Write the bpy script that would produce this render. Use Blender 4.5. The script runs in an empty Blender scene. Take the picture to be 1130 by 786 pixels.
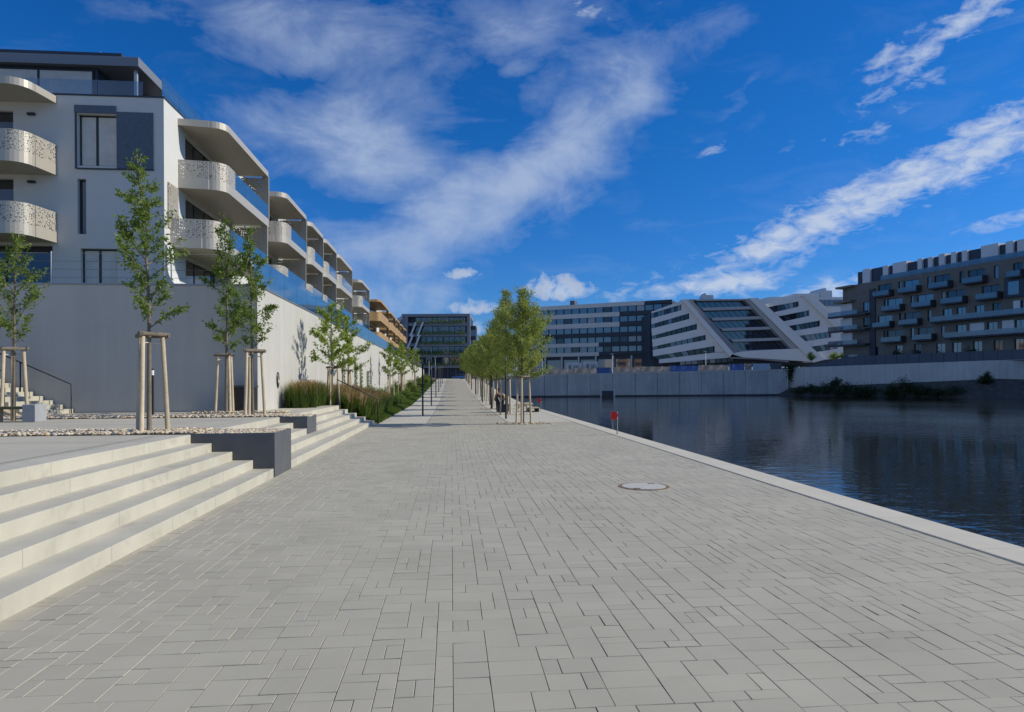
import bpy, bmesh, math, random
import numpy as np
from mathutils import Vector, Matrix

C = bpy.context.scene
COL = C.collection
R = math.radians

# ------------------------------------------------------------------ camera, sky, sun, exposure
YAW = 5.1
CAM_H = 1.6
cam_d = bpy.data.cameras.new('camera')
cam_d.lens = 23.89
cam_d.sensor_width = 36.0
cam_d.sensor_fit = 'HORIZONTAL'
cam_d.shift_y = 0.0263
cam_d.clip_start = 0.05
cam_d.clip_end = 20000
cam = bpy.data.objects.new('camera', cam_d)
COL.objects.link(cam)
cam.matrix_world = (Matrix.Translation((0, 0, CAM_H)) @ Matrix.Rotation(R(-YAW), 4, 'Z')
                    @ Matrix.Rotation(R(90), 4, 'X') @ Matrix.Rotation(R(-0.3), 4, 'Z'))
C.camera = cam

SUN_EL = 34.0
SUN_AZ = 0.6          # degrees from +X towards +Y
sun_dir = Vector((math.cos(R(SUN_EL)) * math.cos(R(SUN_AZ)), math.cos(R(SUN_EL)) * math.sin(R(SUN_AZ)), math.sin(R(SUN_EL))))
sd = bpy.data.lights.new('sun', 'SUN')
sd.energy = 3.7
sd.angle = R(0.53)
sd.color = (1.0, 0.935, 0.80)
sun = bpy.data.objects.new('sun', sd)
COL.objects.link(sun)
sun.location = (60, 10, 60)
sun.rotation_euler = sun_dir.to_track_quat('Z', 'Y').to_euler()

C.view_settings.view_transform = 'Standard'
C.view_settings.look = 'None'
C.view_settings.exposure = 0.05
C.view_settings.gamma = 1.0
C.view_settings.use_curve_mapping = False
C.render.engine = 'CYCLES'
C.cycles.max_bounces = 6
C.cycles.transparent_max_bounces = 12
C.cycles.use_denoising = True
C.cycles.sample_clamp_indirect = 6.0
C.cycles.caustics_reflective = False
C.cycles.caustics_refractive = False

HOR = lambda u: 423.0 - 0.0052 * (u - 498.0)
CT, ST = math.cos(R(YAW)), math.sin(R(YAW))


def at(u, v, t):
    """a point of the place seen at photograph position (u, v), t metres ahead"""
    xc = (u - 565.0) / 750.0
    return Vector(((CT * xc + ST) * t, (CT - ST * xc) * t, CAM_H + (HOR(u) - v) * t / 750.0))


# world: Nishita sky with wind-drawn cirrus and a few small cumulus (all in directions of the sky)
world = bpy.data.worlds.new('World')
C.world = world
world.use_nodes = True
nt = world.node_tree
for n in list(nt.nodes):
    nt.nodes.remove(n)


class NB:
    def __init__(s, nt):
        s.nt = nt

    def node(s, t, **kw):
        n = s.nt.nodes.new(t)
        for k, v in kw.items():
            setattr(n, k, v)
        return n

    def put(s, sock, v):
        if isinstance(v, bpy.types.NodeSocket):
            s.nt.links.new(v, sock)
        else:
            sock.default_value = v

    def m(s, op, a, b=None, c=None, clamp=False):
        n = s.node('ShaderNodeMath', operation=op, use_clamp=clamp)
        for i, v in enumerate((a, b, c)):
            if v is not None:
                s.put(n.inputs[i], v)
        return n.outputs[0]

    def noise(s, vec, scale, detail=4, rough=0.55, dist=0.0):
        n = s.node('ShaderNodeTexNoise')
        s.put(n.inputs['Vector'], vec)
        n.inputs['Scale'].default_value = scale
        n.inputs['Detail'].default_value = detail
        n.inputs['Roughness'].default_value = rough
        n.inputs['Distortion'].default_value = dist
        return n

    def ramp(s, fac, stops):
        n = s.node('ShaderNodeValToRGB')
        while len(n.color_ramp.elements) < len(stops):
            n.color_ramp.elements.new(0.5)
        for e, (p, c) in zip(n.color_ramp.elements, stops):
            e.position = p
            e.color = (c, c, c, 1) if isinstance(c, (int, float)) else (*c, 1)
        s.put(n.inputs[0], fac)
        return n.outputs[0]

    def mix(s, fac, a, b, bt='MIX'):
        n = s.node('ShaderNodeMix', data_type='RGBA', blend_type=bt)
        s.put(n.inputs[0], fac)
        for i, v in ((6, a), (7, b)):
            if not isinstance(v, bpy.types.NodeSocket) and len(v) == 3:
                v = (*v, 1)
            s.put(n.inputs[i], v)
        return n.outputs[2]


b = NB(nt)
sky = b.node('ShaderNodeTexSky', sky_type='NISHITA')
sky.sun_disc = False
sky.sun_elevation = R(SUN_EL)
sky.sun_rotation = R(90.0 - SUN_AZ)
sky.air_density = 1.0
sky.dust_density = 0.3
sky.ozone_density = 3.0
sky.altitude = 200
hs = b.node('ShaderNodeHueSaturation')
hs.inputs['Saturation'].default_value = 1.32
hs.inputs['Value'].default_value = 0.9
nt.links.new(sky.outputs[0], hs.inputs['Color'])

tc = b.node('ShaderNodeTexCoord')
sep = b.node('ShaderNodeSeparateXYZ')
nt.links.new(tc.outputs['Generated'], sep.inputs[0])
az = b.m('ARCTAN2', sep.outputs[0], sep.outputs[1])
el = b.m('ARCSINE', sep.outputs[2])
tint = b.mix(1.0, hs.outputs[0], b.ramp(el, [(0.0, (.46, .60, 1.12)), (0.12, (.34, .70, 1.2)), (0.35, (.26, .81, 1.24)), (1.0, (.26, .84, 1.28))]), 'MULTIPLY')
cv = b.node('ShaderNodeCombineXYZ')
nt.links.new(az, cv.inputs[0])
nt.links.new(el, cv.inputs[1])
warp = b.noise(cv.outputs[0], 5.0, 5, 0.6)
wsub = b.node('ShaderNodeVectorMath', operation='SUBTRACT')
nt.links.new(warp.outputs['Color'], wsub.inputs[0])
wsub.inputs[1].default_value = (0.5, 0.5, 0.5)


def sky_angles(u, v):
    d = at(u, v, 1.0) - Vector((0, 0, CAM_H))
    return math.atan2(d.x, d.y), math.atan2(d.z, math.hypot(d.x, d.y))


# (u, v, half length px, half width px, tilt deg (rising right +), opacity, warp, kind)
PATCH = [
    (395, 155, 150, 60, 4, .80, .12, 0), (590, 185, 150, 46, 42, .95, .10, 0), (500, 235, 120, 46, 35, .85, .12, 0),
    (425, 285, 120, 44, 8, .80, .12, 0), (680, 105, 120, 40, 32, .72, .12, 0), (400, 335, 100, 28, 4, .70, .1, 0),
    (330, 28, 160, 46, -8, .66, .14, 0), (560, 15, 190, 36, 4, .46, .14, 0), (470, 318, 80, 26, 14, .70, .1, 0), (600, 100, 60, 30, 20, .5, .1, 0),
    (960, 222, 205, 26, 21, .92, .05, 1), (1100, 170, 95, 22, 22, .85, .05, 1), (850, 268, 85, 15, 20, .9, .05, 1),
    (1035, 52, 85, 14, 30, .75, .05, 1), (975, 75, 40, 11, 30, .55, .05, 1), (1100, 8, 45, 14, 25, .75, .06, 1),
    (790, 313, 66, 14, 4, .95, .05, 1), (740, 322, 70, 12, 3, .6, .05, 1), (1115, 246, 44, 8, 5, .75, .03, 1),
    (815, 105, 44, 18, 40, .38, .08, 0), (950, 146, 64, 11, 15, .36, .06, 1), (1005, 101, 44, 11, 8, .36, .06, 1),
    (620, 320, 44, 17, 0, 1.3, .035, 2), (512, 304, 22, 9, 0, 1.2, .03, 2), (520, 341, 36, 13, 0, 1.1, .035, 2),
    (536, 362, 30, 12, 5, .9, .035, 2), (905, 318, 64, 12, 8, .8, .05, 1), (798, 163, 16, 8, 10, .5, .03, 1),
    (575, 72, 28, 12, 10, .5, .06, 0), (645, 5, 32, 10, -15, .55, .05, 1),
]
# unseen clouds out of frame, added as neutral fill for shaded facades and walls
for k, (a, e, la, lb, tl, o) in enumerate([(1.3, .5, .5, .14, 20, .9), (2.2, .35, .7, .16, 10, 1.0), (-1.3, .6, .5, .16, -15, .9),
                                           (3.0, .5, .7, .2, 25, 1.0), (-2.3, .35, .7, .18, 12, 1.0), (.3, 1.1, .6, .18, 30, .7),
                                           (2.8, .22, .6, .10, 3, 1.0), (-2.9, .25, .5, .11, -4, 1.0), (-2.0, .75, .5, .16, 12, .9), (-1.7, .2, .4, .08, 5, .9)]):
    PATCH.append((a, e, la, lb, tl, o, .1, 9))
tot = {0: None, 1: None, 2: None}
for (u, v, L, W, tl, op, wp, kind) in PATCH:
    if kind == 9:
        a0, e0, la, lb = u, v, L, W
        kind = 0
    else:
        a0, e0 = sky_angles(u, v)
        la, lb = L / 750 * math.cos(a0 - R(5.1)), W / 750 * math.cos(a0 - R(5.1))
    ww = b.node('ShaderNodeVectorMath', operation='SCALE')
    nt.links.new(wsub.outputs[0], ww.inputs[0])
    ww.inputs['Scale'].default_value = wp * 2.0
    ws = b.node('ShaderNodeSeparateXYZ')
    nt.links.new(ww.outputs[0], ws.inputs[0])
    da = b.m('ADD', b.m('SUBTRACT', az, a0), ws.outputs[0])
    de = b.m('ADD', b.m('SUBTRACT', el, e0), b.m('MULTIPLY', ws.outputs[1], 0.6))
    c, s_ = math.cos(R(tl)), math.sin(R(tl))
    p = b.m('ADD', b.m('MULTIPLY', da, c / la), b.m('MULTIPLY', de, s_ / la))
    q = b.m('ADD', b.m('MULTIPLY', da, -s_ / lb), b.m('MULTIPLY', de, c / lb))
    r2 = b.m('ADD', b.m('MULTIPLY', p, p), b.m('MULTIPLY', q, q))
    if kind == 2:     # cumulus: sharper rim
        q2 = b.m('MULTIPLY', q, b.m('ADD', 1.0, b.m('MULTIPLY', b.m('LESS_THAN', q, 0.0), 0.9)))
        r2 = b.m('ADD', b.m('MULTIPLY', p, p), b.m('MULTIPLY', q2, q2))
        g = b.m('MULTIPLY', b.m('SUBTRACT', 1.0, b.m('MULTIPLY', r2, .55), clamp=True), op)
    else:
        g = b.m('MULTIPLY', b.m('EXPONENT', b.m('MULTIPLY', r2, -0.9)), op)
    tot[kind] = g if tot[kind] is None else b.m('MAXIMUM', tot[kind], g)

# streaky texture for cirrus: stretched along the wind
mp = b.node('ShaderNodeMapping')
nt.links.new(cv.outputs[0], mp.inputs[0])
mp.inputs['Rotation'].default_value = (0, 0, R(-30))
mp.inputs['Scale'].default_value = (1.0, 2.4, 1.0)
cir = b.noise(mp.outputs[0], 5.0, 12, 0.63, 0.5).outputs['Fac']
mp2 = b.node('ShaderNodeMapping')
nt.links.new(cv.outputs[0], mp2.inputs[0])
mp2.inputs['Rotation'].default_value = (0, 0, R(-20))
mp2.inputs['Scale'].default_value = (1.0, 2.2, 1.0)
rip = b.noise(mp2.outputs[0], 30.0, 7, 0.62, 0.4).outputs['Fac']
cum = b.noise(cv.outputs[0], 42.0, 8, 0.62, 0.3).outputs['Fac']
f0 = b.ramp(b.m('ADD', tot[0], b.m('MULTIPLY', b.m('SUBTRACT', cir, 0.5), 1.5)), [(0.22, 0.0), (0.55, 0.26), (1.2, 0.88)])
f1 = b.ramp(b.m('ADD', tot[1], b.m('MULTIPLY', b.m('SUBTRACT', rip, 0.5), 1.9)), [(0.28, 0.0), (1.2, 0.97)])
f2 = b.ramp(b.m('ADD', b.m('SUBTRACT', tot[2], 0.62), b.m('MULTIPLY', b.m('SUBTRACT', cum, 0.5), 2.4)), [(0.0, 0.0), (0.55, 0.92)])
low = b.noise(mp.outputs[0], 9.0, 6, 0.6, 0.5).outputs['Fac']
thin = b.m('MULTIPLY', b.ramp(low, [(0.52, 0.0), (0.8, 0.2)]), b.ramp(el, [(0.0, 0.8), (0.5, 0.25)]))
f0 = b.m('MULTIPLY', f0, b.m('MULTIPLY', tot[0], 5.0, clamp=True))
f1 = b.m('MULTIPLY', f1, b.m('MULTIPLY', tot[1], 4.0, clamp=True))
f2 = b.m('MULTIPLY', f2, b.m('MULTIPLY', tot[2], 4.0, clamp=True))
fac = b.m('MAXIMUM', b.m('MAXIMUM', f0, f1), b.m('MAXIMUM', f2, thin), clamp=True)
# cumulus undersides are greyer
ccol = b.mix(b.m('MULTIPLY', f0, 1.0, clamp=True), (5.4, 6.2, 7.6), (4.0, 5.0, 6.8))
ccol = b.mix(b.m('MULTIPLY', b.ramp(cum, [(0.4, 0.0), (0.6, 1.0)]), f2), ccol, (4.2, 4.9, 6.2))
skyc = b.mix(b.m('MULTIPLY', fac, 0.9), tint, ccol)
bg = b.node('ShaderNodeBackground')
bg.inputs['Strength'].default_value = 0.098
nt.links.new(skyc, bg.inputs['Color'])
wo = b.node('ShaderNodeOutputWorld')
nt.links.new(bg.outputs[0], wo.inputs[0])
world.cycles.sampling_method = 'MANUAL'
world.cycles.sample_map_resolution = 1024

# ------------------------------------------------------------------ materials


def mat(name, col, rough=0.8, var=0.0, scale=3.0, bump=0.0, bscale=60.0, metal=0.0, attr=False, ior=None, spec=None,
        fine=0.0, streak=0.0, stain=None, island=0.0):
    m = bpy.data.materials.new(name)
    m.use_nodes = True
    t = m.node_tree
    n = NB(t)
    P = t.nodes['Principled BSDF']
    P.inputs['Roughness'].default_value = rough
    P.inputs['Metallic'].default_value = metal
    if ior:
        P.inputs['IOR'].default_value = ior
    if spec is not None:
        P.inputs['Specular IOR Level'].default_value = spec
    tcn = n.node('ShaderNodeTexCoord')
    obj = tcn.outputs['Object']
    colr = (*col, 1)
    if var or fine or streak or stain or attr or island:
        v = 1.0
        if var:
            v = n.ramp(n.noise(obj, scale, 6, 0.6).outputs['Fac'], [(0.28, 1 - var), (0.72, 1 + var)])
        if fine:
            f = n.ramp(n.noise(obj, bscale, 3, 0.6).outputs['Fac'], [(0.3, 1 - fine), (0.7, 1 + fine)])
            v = f if v == 1.0 else n.m('MULTIPLY', v, f)
        if streak:
            mpn = n.node('ShaderNodeMapping')
            t.links.new(obj, mpn.inputs[0])
            mpn.inputs['Scale'].default_value = (1.0, 1.0, 0.06)
            f = n.ramp(n.noise(mpn.outputs[0], 1.6, 6, 0.65).outputs['Fac'], [(0.3, 1 - streak), (0.7, 1 + streak * 0.5)])
            v = f if v == 1.0 else n.m('MULTIPLY', v, f)
        if island:
            g = n.node('ShaderNodeNewGeometry')
            f = n.m('ADD', n.m('MULTIPLY', g.outputs['Random Per Island'], 2 * island), 1 - island)
            v = f if v == 1.0 else n.m('MULTIPLY', v, f)
        base = colr
        if attr:
            a = n.node('ShaderNodeAttribute', attribute_name='tone')
            base = a.outputs['Color']
        if stain:
            sc_, sa = stain
            f = n.ramp(n.noise(obj, sc_, 5, 0.6, 0.6).outputs['Fac'], [(0.55, 0.0), (0.7, sa)])
            base = n.mix(f, base, tuple(x * 0.55 for x in col))
        if v != 1.0:
            cc = n.node('ShaderNodeCombineColor')
            for i in range(3):
                n.put(cc.inputs[i], v)
            base = n.mix(1.0, base, cc.outputs[0], 'MULTIPLY')
        n.put(P.inputs['Base Color'], base)
    else:
        P.inputs['Base Color'].default_value = colr
    if bump:
        bn = n.node('ShaderNodeBump')
        bn.inputs['Strength'].default_value = bump
        bn.inputs['Distance'].default_value = 0.02
        t.links.new(n.noise(obj, bscale, 5, 0.6).outputs['Fac'], bn.inputs['Height'])
        t.links.new(bn.outputs[0], P.inputs['Normal'])
    return m


def leaf_mat(name, col, trans=0.35):
    m = bpy.data.materials.new(name)
    m.use_nodes = True
    t = m.node_tree
    n = NB(t)
    P = t.nodes['Principled BSDF']
    P.inputs['Roughness'].default_value = 0.55
    P.inputs['Specular IOR Level'].default_value = 0.3
    g = n.node('ShaderNodeNewGeometry')
    c = n.mix(g.outputs['Random Per Island'], tuple(x * 0.62 for x in col), tuple(min(1, x * 1.45) for x in col))
    t.links.new(c, P.inputs['Base Color'])
    tr = n.node('ShaderNodeBsdfTranslucent')
    c2 = n.mix(1.0, c, (1.5, 1.5, 0.5), 'MULTIPLY')
    t.links.new(c2, tr.inputs[0])
    mx = n.node('ShaderNodeMixShader')
    mx.inputs[0].default_value = trans
    t.links.new(P.outputs[0], mx.inputs[1])
    t.links.new(tr.outputs[0], mx.inputs[2])
    t.links.new(mx.outputs[0], t.nodes['Material Output'].inputs[0])
    return m


def glass_mat(name, tintc, refl=0.25, body=(0.05, 0.2, 0.4), bodyf=0.25):
    m = bpy.data.materials.new(name)
    m.use_nodes = True
    t = m.node_tree
    n = NB(t)
    t.nodes.remove(t.nodes['Principled BSDF'])
    tr = n.node('ShaderNodeBsdfTransparent')
    tr.inputs[0].default_value = (*tintc, 1)
    gl = n.node('ShaderNodeBsdfGlossy')
    gl.inputs['Roughness'].default_value = 0.03
    df = n.node('ShaderNodeBsdfDiffuse')
    df.inputs[0].default_value = (*body, 1)
    m1 = n.node('ShaderNodeMixShader')
    m1.inputs[0].default_value = bodyf
    t.links.new(tr.outputs[0], m1.inputs[1])
    t.links.new(df.outputs[0], m1.inputs[2])
    m2 = n.node('ShaderNodeMixShader')
    fr = n.node('ShaderNodeLayerWeight')
    f = n.m('ADD', n.m('MULTIPLY', n.m('POWER', fr.outputs['Facing'], 4.0), 0.7), refl + .03, clamp=True)
    t.links.new(f, m2.inputs[0])
    t.links.new(m1.outputs[0], m2.inputs[1])
    t.links.new(gl.outputs[0], m2.inputs[2])
    t.links.new(m2.outputs[0], t.nodes['Material Output'].inputs[0])
    return m


def perforated_mat(name, col):
    """metal sheet with punched holes of several sizes"""
    m = bpy.data.materials.new(name)
    m.use_nodes = True
    t = m.node_tree
    n = NB(t)
    P = t.nodes['Principled BSDF']
    P.inputs['Base Color'].default_value = (*col, 1)
    P.inputs['Roughness'].default_value = 0.42
    P.inputs['Metallic'].default_value = 0.25
    tcn = n.node('ShaderNodeTexCoord')
    vo = n.node('ShaderNodeTexVoronoi')
    vo.inputs['Scale'].default_value = 9.5
    vo.inputs['Randomness'].default_value = 0.85
    sx = n.node('ShaderNodeSeparateXYZ')
    t.links.new(tcn.outputs['Object'], sx.inputs[0])
    cx_ = n.node('ShaderNodeCombineXYZ')
    t.links.new(n.m('ADD', sx.outputs[0], sx.outputs[1]), cx_.inputs[0])
    t.links.new(sx.outputs[2], cx_.inputs[1])
    vo.voronoi_dimensions = '2D'
    t.links.new(cx_.outputs[0], vo.inputs['Vector'])
    sp = n.node('ShaderNodeSeparateColor')
    t.links.new(vo.outputs['Color'], sp.inputs[0])
    rad = n.m('ADD', n.m('MULTIPLY', n.m('POWER', sp.outputs[0], 1.5), 0.27), 0.11)
    hole = n.m('LESS_THAN', vo.outputs['Distance'], rad)
    tr = n.node('ShaderNodeBsdfTransparent')
    mx = n.node('ShaderNodeMixShader')
    t.links.new(hole, mx.inputs[0])
    t.links.new(P.outputs[0], mx.inputs[1])
    t.links.new(tr.outputs[0], mx.inputs[2])
    t.links.new(mx.outputs[0], t.nodes['Material Output'].inputs[0])
    return m


def brick_mat(name, col, bw, bh, mortar=0.012, var=0.06, mcol=0.45, rough=0.85):
    m = bpy.data.materials.new(name)
    m.use_nodes = True
    t = m.node_tree
    n = NB(t)
    P = t.nodes['Principled BSDF']
    P.inputs['Roughness'].default_value = rough
    tcn = n.node('ShaderNodeTexCoord')
    br = n.node('ShaderNodeTexBrick')
    br.inputs['Scale'].default_value = 1.0
    br.inputs['Brick Width'].default_value = bw
    br.inputs['Row Height'].default_value = bh
    br.inputs['Mortar Size'].default_value = mortar
    br.inputs['Color1'].default_value = (*[c * (1 - var) for c in col], 1)
    br.inputs['Color2'].default_value = (*[c * (1 + var) for c in col], 1)
    br.inputs['Mortar'].default_value = (*[c * mcol for c in col], 1)
    t.links.new(tcn.outputs['Object'], br.inputs['Vector'])
    f = n.ramp(n.noise(tcn.outputs['Object'], 0.7, 6, 0.6).outputs['Fac'], [(0.3, 0.93), (0.7, 1.06)])
    cc = n.node('ShaderNodeCombineColor')
    for i in range(3):
        t.links.new(f, cc.inputs[i])
    t.links.new(n.mix(1.0, br.outputs['Color'], cc.outputs[0], 'MULTIPLY'), P.inputs['Base Color'])
    return m


M = dict(
    paver=mat('paver_concrete', (.442, .410, .318), .85, var=.085, scale=.9, fine=.07, bscale=220, bump=.12, attr=False, island=.045, stain=(.55, .2)),
    joint=mat('paver_joint_sand', (.055, .053, .05), .95, var=.3, scale=8),
    paver_far=brick_mat('paver_far', (.435, .403, .315), .3, .2, .008),
    strip=brick_mat('light_paving', (.57, .535, .43), .4, .2, .008),
    kerb=mat('kerb_stone', (.60, .555, .44), .8, var=.08, scale=1.2, fine=.06, bscale=120, bump=.1, stain=(1.2, .12), island=.03),
    step=mat('step_concrete', (.52, .49, .395), .85, var=.12, scale=1.1, fine=.05, bscale=90, bump=.12, stain=(2.2, .42), island=.03, streak=.06),
    plaza=mat('plaza_concrete', (.50, .465, .37), .85, var=.08, scale=.8, fine=.05, bscale=120, bump=.08, stain=(.6, .2)),
    render_wall=mat('wall_render', (.53, .515, .465), .9, var=.05, scale=.5, fine=.03, bscale=60, bump=.1, streak=.09, stain=(.35, .10)),
    white_wall=mat('white_render', (.66, .655, .62), .9, var=.03, scale=.7, fine=.02, bscale=80, bump=.06),
    coping=mat('coping_metal', (.30, .32, .34), .45, metal=.6),
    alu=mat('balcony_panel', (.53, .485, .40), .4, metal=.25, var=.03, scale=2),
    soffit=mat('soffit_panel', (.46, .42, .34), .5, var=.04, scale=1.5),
    perf=perforated_mat('perforated_panel', (.53, .485, .40)),
    dark_frame=mat('dark_frame', (.02, .024, .03), .45),
    dark_panel=mat('dark_panel', (.035, .05, .075), .5, var=.1, scale=3),
    mesh_panel=mat('shutter_panel', (.10, .13, .17), .6, var=.15, scale=6, fine=.35, bscale=55),
    pane=mat('window_glass', (.02, .03, .045), .04, spec=.5, ior=1.9),
    pane_curtain_reflection=mat('curtain_reflection_glass', (.60, .57, .50), .12, ior=1.6, var=.12, scale=2),
    blue_glass=glass_mat('blue_balustrade_glass', (.55, .74, .92), .22, (.09, .22, .38), .38),
    clear_glass=glass_mat('clear_balustrade_glass', (.78, .86, .92), .06, (.2, .3, .4), .12),
    dull_glass=glass_mat('dull_balustrade_glass', (.6, .65, .7), .07, (.22, .26, .32), .35),
    office_blind=mat('office_blind', (.34, .36, .38), .2, ior=1.7, island=.3),
    office_glass_dark=mat('office_glass_dark', (.012, .018, .03), .06, ior=1.7),
    eave=mat('eave_panel', (.22, .24, .27), .5, metal=.2),
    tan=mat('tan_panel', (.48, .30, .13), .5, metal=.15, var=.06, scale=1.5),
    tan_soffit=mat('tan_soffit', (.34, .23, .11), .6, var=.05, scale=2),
    planter=mat('planter_steel', (.105, .11, .118), .55, metal=.1, var=.12, scale=2.5, fine=.06, bscale=50),
    wood=mat('stake_wood', (.55, .45, .30), .8, var=.14, scale=5, fine=.1, bscale=40, streak=.2),
    rail_wood=mat('weathered_wood', (.17, .145, .11), .85, var=.2, scale=6, fine=.15, bscale=50),
    strap=mat('strap', (.62, .62, .58), .7),
    bark=mat('bark', (.20, .165, .125), .9, var=.25, scale=9, bump=.4, bscale=40),
    bark_dark=mat('dark_bark', (.10, .085, .07), .9, var=.25, scale=9, bump=.4, bscale=40),
    leaf=leaf_mat('leaf_green', (.155, .22, .048)),
    leaf_lime=leaf_mat('leaf_lime', (.24, .31, .07)),
    leaf_willow=leaf_mat('leaf_willow', (.27, .315, .115), .45),
    leaf_dark=leaf_mat('leaf_dark', (.045, .07, .026), .2),
    leaf_shrub=leaf_mat('leaf_shrub', (.11, .165, .04)),
    grass=leaf_mat('grass_blade', (.085, .13, .028), .3),
    plume=leaf_mat('grass_plume', (.33, .22, .13), .3),
    lawn=leaf_mat('lawn_blade', (.10, .16, .03), .3),
    soil=mat('soil', (.09, .07, .05), .95, var=.3, scale=4, bump=.4, bscale=30),
    earth=mat('bank_earth', (.09, .082, .068), .95, var=.35, scale=1.2, bump=.5, bscale=6),
    land=mat('land', (.11, .12, .07), .95, var=.25, scale=.05),
    yard=mat('yard_gravel', (.24, .23, .21), .95, var=.2, scale=.4),
    black=mat('black_metal', (.018, .018, .02), .5),
    grey_metal=mat('grey_metal', (.14, .145, .15), .5, metal=.4),
    light_metal=mat('light_metal', (.55, .57, .58), .4, metal=.4),
    block=mat('bench_concrete', (.34, .35, .36), .8, var=.1, scale=5, fine=.05, bscale=90),
    moss=mat('mossy_slat', (.10, .095, .04), .9, var=.3, scale=8),
    red=mat('red_plastic', (.72, .014, .014), .35),
    white=mat('white_plastic', (.78, .78, .76), .4),
    quay=mat('quay_concrete', (.55, .54, .50), .9, var=.12, scale=.25, fine=.08, bscale=3, streak=.2),
    quay_light=mat('bank_wall_concrete', (.66, .64, .58), .9, var=.08, scale=.3, fine=.05, bscale=4, streak=.12),
    office_band=mat('office_band', (.78, .72, .62), .7, var=.05, scale=.3),
    office_dark=mat('office_dark', (.035, .045, .06), .5, var=.1, scale=.4),
    office_glass=mat('office_glass', (.035, .055, .09), .05, ior=2.3, island=.35),
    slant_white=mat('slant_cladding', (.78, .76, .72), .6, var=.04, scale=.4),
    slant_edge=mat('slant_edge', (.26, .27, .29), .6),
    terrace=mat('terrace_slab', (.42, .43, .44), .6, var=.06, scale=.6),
    brown=mat('brown_cladding', (.20, .175, .14), .75, var=.1, scale=.6, fine=.1, bscale=5),
    slab_dark=mat('dark_slab', (.05, .053, .06), .6),
    rust=mat('rusty_iron', (.22, .14, .06), .8, var=.3, scale=20),
    lid=mat('cover_lid', (.52, .50, .44), .75, var=.08, scale=6, fine=.06, bscale=120),
    car_paint=mat('blue_car_paint', (.12, .25, .55), .25, metal=.3),
    car_glass=mat('car_glass', (.02, .025, .03), .05, ior=1.8),
    tyre=mat('tyre', (.02, .02, .02), .85),
    rim=mat('rim', (.45, .46, .48), .35, metal=.8),
    lamp=mat('lamp_lens', (.8, .8, .78), .2),
    tail=mat('tail_lens', (.4, .01, .01), .3),
    skin=mat('skin', (.45, .26, .17), .6),
    hair=mat('dark_hair', (.015, .012, .01), .6),
    jacket=mat('brown_jacket', (.32, .17, .075), .85, var=.1, scale=12),
    trousers=mat('dark_trousers', (.03, .03, .035), .9),
    pack=mat('black_backpack', (.018, .02, .02), .8),
    fur=mat('cream_fur', (.62, .52, .36), .95, var=.22, scale=5, bump=.5, bscale=60),
    blue_tarp=mat('blue_tarp', (.035, .10, .32), .55, var=.15, scale=.6),
    pale_box=mat('pale_container', (.45, .5, .55), .6, var=.06, scale=.5),
    banner=mat('printed_banner', (.34, .30, .25), .7, var=.4, scale=.35, fine=.3, bscale=1.5),
    grey_fence=mat('grey_fence', (.10, .115, .13), .6, var=.12, scale=.4),
    stone=mat('gabion_stone', (.45, .36, .25), .9, var=.3, scale=7, fine=.2, bscale=20, bump=.6),
    asphalt=mat('asphalt', (.06, .06, .062), .9, var=.12, scale=.5),
    graffiti=mat('black_paint', (.03, .03, .035), .7),
)

_pm = bpy.data.materials.new('pebble')
_pm.use_nodes = True
_n = NB(_pm.node_tree)
_g = _n.node('ShaderNodeNewGeometry')
_r = _n.node('ShaderNodeValToRGB')
_els = [(0, (.62, .52, .35)), (.25, (.74, .66, .50)), (.42, (.46, .30, .15)), (.58, (.66, .60, .50)), (.74, (.34, .28, .2)), (.88, (.74, .62, .42)), (1, (.58, .40, .22))]
while len(_r.color_ramp.elements) < len(_els):
    _r.color_ramp.elements.new(.5)
for _e, (_p, _c) in zip(_r.color_ramp.elements, _els):
    _e.position = _p
    _e.color = (*_c, 1)
_pm.node_tree.links.new(_g.outputs['Random Per Island'], _r.inputs[0])
_pm.node_tree.links.new(_r.outputs[0], _pm.node_tree.nodes['Principled BSDF'].inputs['Base Color'])
_pm.node_tree.nodes['Principled BSDF'].inputs['Roughness'].default_value = .75
M['pebble'] = _pm

# water: dark, nearly mirror-like, with wind ripples
_w = bpy.data.materials.new('water')
_w.use_nodes = True
_n = NB(_w.node_tree)
_P = _w.node_tree.nodes['Principled BSDF']
_P.inputs['Base Color'].default_value = (.020, .024, .020, 1)
_P.inputs['Roughness'].default_value = .04
_P.inputs['IOR'].default_value = 1.33
_tc = _n.node('ShaderNodeTexCoord')
_mp = _n.node('ShaderNodeMapping')
_w.node_tree.links.new(_tc.outputs['Object'], _mp.inputs[0])
_mp.inputs['Rotation'].default_value = (0, 0, R(12))
_mp.inputs['Scale'].default_value = (.75, 1.25, 1.0)
_h = _n.m('ADD', _n.noise(_mp.outputs[0], 1.5, 3, .5, .3).outputs['Fac'], _n.m('MULTIPLY', _n.noise(_mp.outputs[0], 5.5, 2, .5).outputs['Fac'], .22))
_patch = _n.ramp(_n.noise(_tc.outputs['Object'], .05, 3, .5).outputs['Fac'], [(.35, .35), (.65, 1.0)])
_bm = _n.node('ShaderNodeBump')
_bm.inputs['Distance'].default_value = .03
_w.node_tree.links.new(_n.m('MULTIPLY', _patch, .65), _bm.inputs['Strength'])
_w.node_tree.links.new(_h, _bm.inputs['Height'])
_w.node_tree.links.new(_bm.outputs[0], _P.inputs['Normal'])
M['water'] = _w

# ------------------------------------------------------------------ helpers


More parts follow.
